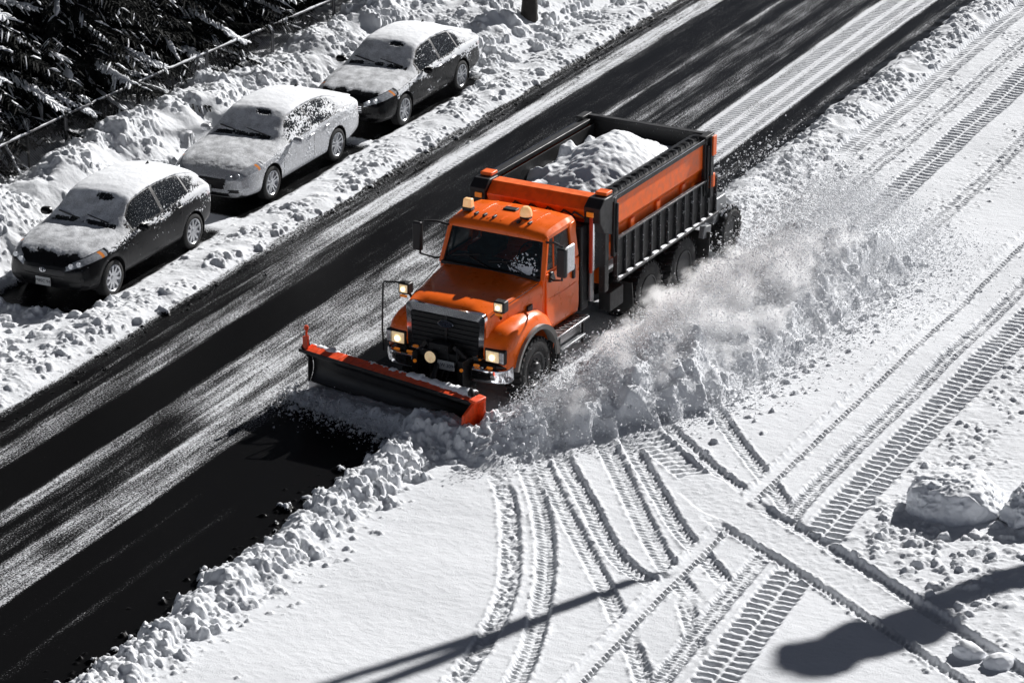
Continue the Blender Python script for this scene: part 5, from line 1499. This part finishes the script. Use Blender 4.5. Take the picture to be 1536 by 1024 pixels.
def spruce_mesh(seed, H=9.5, Rb=3.0):
    r = np.random.default_rng(seed)
    QV = []; SVs = []; SF = []; ns = 0
    def ribbon(p0, p1, w_, sag, nseg=3):
        """flat needle spray: two crossed strips, saw edged by jitter"""
        p0 = np.array(p0); p1 = np.array(p1); d = p1 - p0; L_ = np.linalg.norm(d)
        if L_ < .02: return
        side = np.cross(d, (0, 0, 1.)); side /= np.linalg.norm(side) + 1e-6
        upv = np.cross(side, d / L_)
        for ax in (side, upv * .7 + side * .2):
            for i in range(nseg):
                a, b = i / nseg, (i + .92) / nseg
                wa, wb_ = w_ * (1 - .55 * a) * r.uniform(.5, 1.3), w_ * (1 - .75 * b) * r.uniform(.4, 1.2)
                pa = p0 + d * a - np.array([0, 0, sag * a * a]); pb = p0 + d * b - np.array([0, 0, sag * b * b])
                QV.append((pa - ax * wa, pa + ax * wa, pb + ax * wb_, pb - ax * wb_))
    def snow_strip(pts, w_, hgt):
        nonlocal ns
        pts = np.array(pts); k = len(pts)
        if k < 2: return
        d = np.gradient(pts, axis=0); s_ = np.cross(d, (0, 0, 1.)); s_ /= np.linalg.norm(s_, axis=1)[:, None] + 1e-6
        ww = w_ * np.sin(np.linspace(.25, np.pi - .12, k)) ** .6 * r.uniform(.55, 1.3, k); hh = hgt * r.uniform(.5, 1.4, k) * np.sin(np.linspace(.2, np.pi - .1, k)) ** .5
        ring = []
        for a, zz in ((-1, -.25), (-.75, .55), (0, 1), (.75, .55), (1, -.25)):
            ring.append(pts + s_ * (a * ww)[:, None] + np.array([0, 0, 1.]) * (zz * hh)[:, None] + r.normal(size=(k, 3)) * .006)
        V = np.stack(ring, 1).reshape(-1, 3)
        i = np.arange(k - 1)[:, None] * 5 + np.arange(4)[None]
        SF.append(np.stack([i, i + 1, i + 6, i + 5], -1).reshape(-1, 4) + ns); SVs.append(V); ns += len(V)
    z = .25
    while z < H - .3:
        f = 1 - z / H; nb = int(7 + 4 * f); L0 = Rb * (f ** .8) + .15
        a0 = r.random() * 6.28
        for b in range(nb):
            a = a0 + b * 6.283 / nb + r.normal() * .16; L_ = L0 * r.uniform(.75, 1.12)
            d = np.array([math.cos(a), math.sin(a), 0]); side = np.array([-d[1], d[0], 0])
            rise = r.uniform(-.05, .18); droop = r.uniform(.30, .60) * (.55 + .6 * f)
            n_ = max(5, int(L_ / .085)); ts = np.linspace(.05, 1, n_)
            path = np.array([0, 0, z]) + d * (L_ * ts)[:, None] + side * (.06 * L_ * np.sin(ts * 3 + r.random() * 6))[:, None]
            path[:, 2] += L_ * (rise * ts - droop * ts ** 2 + .14 * ts ** 4)
            for i in range(n_ - 1):
                if ts[i] < .18: continue
                p = path[i]
                ribbon(path[i], path[i + 1], .045, 0, 1)
                ll = min(.62, .62 * L_ * .30 * (1.15 - ts[i]) + .10) * r.uniform(.7, 1.15)
                for sgn in (-1, 1):
                    dirv = d * r.uniform(.5, .85) + side * sgn * r.uniform(.7, 1.0) + np.array([0, 0, r.uniform(-.55, -.12)])
                    dirv /= np.linalg.norm(dirv)
                    ribbon(p, p + dirv * ll, .034, ll * .28, 3 if ll > .25 else 2)
                    if r.random() < .13:
                        k = 4; s_ = np.linspace(.15, .95, k)
                        pp = p + dirv * ll * s_[:, None]; pp[:, 2] -= ll * .28 * s_ ** 2 - .014
                        snow_strip(pp, r.uniform(.010, .026), r.uniform(.012, .028))
            if r.random() < .42:
                i0 = int(n_ * r.uniform(.25, .6)); i1 = int(n_ * r.uniform(.8, 1.0))
                pp = path[i0:i1] + np.array([0, 0, .02])
                snow_strip(pp, r.uniform(.03, .075), r.uniform(.03, .07))
                if r.random() < .55:     # a padded clump spread over the twigs
                    for sgn in (-1, 1):
                        for i in range(i0, max(i0 + 1, i1 - 1)):
                            e = path[i] + (d * .6 + side * sgn * .8 + np.array([0, 0, -.35])) * r.uniform(.12, .30)
                            snow_strip(np.linspace(path[i], e, 6) + np.array([0, 0, .02]), r.uniform(.022, .045), r.uniform(.02, .045))
        z += .27 + .10 * r.random()
    Q = np.array(QV, np.float32).reshape(-1, 3)
    fq = np.arange(len(Q)).reshape(-1, 4)
    cm = np_mesh('crown', Q, fq, M_NEEDLE, False)
    sm_ = np_mesh('snow_on_boughs', np.concatenate(SVs), np.concatenate(SF), M_BOUGHSNOW, True)
    t_ = MB(); t_.tube([(.03 * math.sin(k), .03 * math.cos(k * 1.3), H * k / 8 - .2) for k in range(9)], [.20 * (1 - k / 8.5) + .01 for k in range(9)], 10)
    return cm, sm_, t_


protos = []
for s_ in (3, 8, 14):
    cm, sm_, tb_ = spruce_mesh(s_, 9.0 + s_ * .12, 2.9 + .05 * s_)
    protos.append((cm, sm_, tb_))
spots = [(-13.9, 2.0, 0, 1.0), (-14.1, 5.2, 1, 1.0), (-13.8, 8.3, 2, .95), (-13.7, 11.5, 0, 1.0), (-13.9, 14.4, 1, .9), (-13.6, 17.4, 2, .9), (-13.8, 20.6, 0, .9),
         (-16.3, 3.8, 2, 1.1), (-16.6, 7.0, 0, 1.1), (-16.3, 10.0, 1, 1.1), (-16.5, 13.0, 2, 1.05), (-16.4, 16.2, 0, 1.0), (-16.3, 19.4, 1, 1.0),
         (-19.0, 8.8, 1, 1.2), (-19.2, 12.0, 2, 1.15), (-19.0, 15.2, 0, 1.1), (-19.4, 18.4, 2, 1.1), (-21.5, 14.0, 0, 1.2), (-21.8, 17.4, 1, 1.2), (-16.5, 22.6, 2, 1.0)]
trunk_me = {}
def row_label(i):
    if i < 7: return ['evergreen right behind the fence, nearest the left frame edge', 'snow laden evergreen behind the fence beside the charcoal hatchback', 'evergreen with drooping snowy boughs reaching over the fence', 'evergreen behind the fence opposite the silver sedan', 'evergreen with a padded snowy bough above the fence opposite the black sedan', 'evergreen behind the fence past the black sedan', 'last evergreen along the fence, behind the bare trunk'][i]
    return 'dark evergreen standing deeper in the grove behind the fence'
for i, (x_, y_, k, s_) in enumerate(spots):
    cm, sm_, tb_ = protos[k]
    root = empty('spruce_tree', (x_, y_, .1), random.random() * 6.28); root.scale = (s_, s_, s_)
    tag(root, row_label(i), 'tree', 'evergreens behind the fence')
    if k not in trunk_me:
        o = tb_.build('trunk', M_BARK, root); trunk_me[k] = o.data
    else: link('trunk', trunk_me[k], root)
    link('crown', cm, root); tag(link('snow_on_boughs', sm_, root), kind='stuff')
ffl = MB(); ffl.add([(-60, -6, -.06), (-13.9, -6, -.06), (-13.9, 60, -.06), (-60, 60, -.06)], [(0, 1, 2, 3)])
tag(ffl.build('forest_floor', pm('shaded_litter', (.008, .008, .007), .95, var=.5, scale=4, bump=.5), smooth=0), kind='structure')  # litter coloured near black, standing in for shade under the evergreens


# ================================================================== BARE TREES
def bare(name, base, pts, radii, limbs, label, cat='tree'):
    root = empty(name, base); tag(root, label, cat)
    b = Vector(base)
    def furrow(m, P_, r_):
        n_ = 18
        m.tube([Vector(p) - b for p in P_], r_, n_)
    t_ = MB(); furrow(t_, pts, radii)
    # bark plates: push the ring points in and out
    for i, p in enumerate(t_.v):
        a = .84 + .22 * ((i * 7919) % 13) / 13
        c = Vector(pts[i // 18]) - b if i // 18 < len(pts) else Vector(p)
        t_.v[i] = tuple(c + (Vector(p) - c) * a)
    t_.build('trunk', M_BARK2, root, smooth=60)
    for P_, R_ in limbs:
        m = MB(); m.tube([Vector(p) - b for p in P_], R_, 9); m.build('limb', M_BARK2, root, smooth=60)
    return root


M_BARK2 = pm('bark_furrowed', (.022, .019, .017), .9, var=.6, scale=18, bump=.9, bscale=16)
bz = hz(-8.3, 19.2)
def zig(x_, y_, z0, z1, n_, jx=.03):
    return [(x_ + random.uniform(-jx, jx), y_ + random.uniform(-jx, jx), z0 + (z1 - z0) * k / (n_ - 1)) for k in range(n_)]
tp_ = zig(-8.42, 19.6, bz - .3, 5.2, 26, .012)
bare('bare_tree', (-8.42, 19.6, bz), tp_, [.24 - .05 * min(1, k / 4) - .004 * k for k in range(26)],
     [([(-8.42, 19.6, 4.6), (-8.9, 19.9, 5.6), (-9.2, 20.6, 6.8), (-9.3, 21.2, 8.0)], [.09, .07, .05, .02]), ([(-8.42, 19.6, 5.0), (-8.1, 19.5, 6.0), (-7.8, 19.7, 7.4), (-7.9, 19.9, 8.6)], [.09, .07, .05, .02])],
     'dark bare trunk standing in the snow by the road behind the black sedan')
# beyond the right edge of the picture: their shadows fall across the field
KS = 1 / math.tan(SUN_EL)
def sp(gx_, gy_, z_): return (gx_ + KS * z_ * math.sin(SUN_AZ), gy_ + KS * z_ * math.cos(SUN_AZ), z_)
bare('bare_tree', (16.5, 10, 0), zig(16.5, 10, -.2, 14.5, 24, .03), [.32 - .010 * k for k in range(24)],
     [([(16.5, 10, 14), (13.5, 12.0, 13), sp(2.6, -10.8, 11.6), sp(3.33, -9.4, 10.0), sp(4.3, -7.6, 8.4), sp(4.75, -6.6, 7.6), sp(5.2, -5.6, 6.8), sp(5.65, -4.85, 6.0)], [.20, .17, .12, .10, .11, .13, .10, .03]),
      ([(16.5, 10, 13), (13.5, 11.5, 12.5), sp(3.2, -10.6, 11.4), sp(3.85, -9.1, 10.0), sp(4.5, -7.4, 8.4)], [.2, .16, .13, .13, .12])],
     'tall bare tree with hanging limbs beyond the tracked snow field')
b_pts = [sp(10.9, -2.0, 3.6), sp(10.3, -2.9, 5.4), sp(9.6, -3.9, 7.0), sp(9.0, -4.8, 8.6), sp(8.6, -5.5, 10.0)]  # leaning tree added out of view, shaped to cast the rounded shadow
bs_ = bare('shadow_tree', (b_pts[0][0] + 1.2, b_pts[0][1] - .3, 0), [(b_pts[0][0] + 1.2, b_pts[0][1] - .3, -.2), (b_pts[0][0] + .6, b_pts[0][1] - .1, .8)] + b_pts, [.30, .30, .29, .28, .26, .2, .12],
     [], 'unseen leaning tree added to cast a rounded shadow, beyond the snow lumps')
for k, (gx_, gy_, z_, r_) in enumerate(((8.85, -5.75, 9.8, .52), (8.45, -6.6, 10.8, .50), (9.35, -5.0, 9., .42))):  # added lumps that round off the end of its shadow
    v_, f_ = ico_arrays(4); p_ = sp(gx_, gy_, z_)
    hd_ = link('crown', np_mesh('crown', v_ * np.array([1.1, .9, .62]) * r_ * (1 + .3 * fbm3(v_ * 2.2 + k * 4, 3, 5))[:, None], f_, M_BOUGHSNOW), bs_)
    hd_.location = (p_[0] - bs_.location[0], p_[1] - bs_.location[1], p_[2])
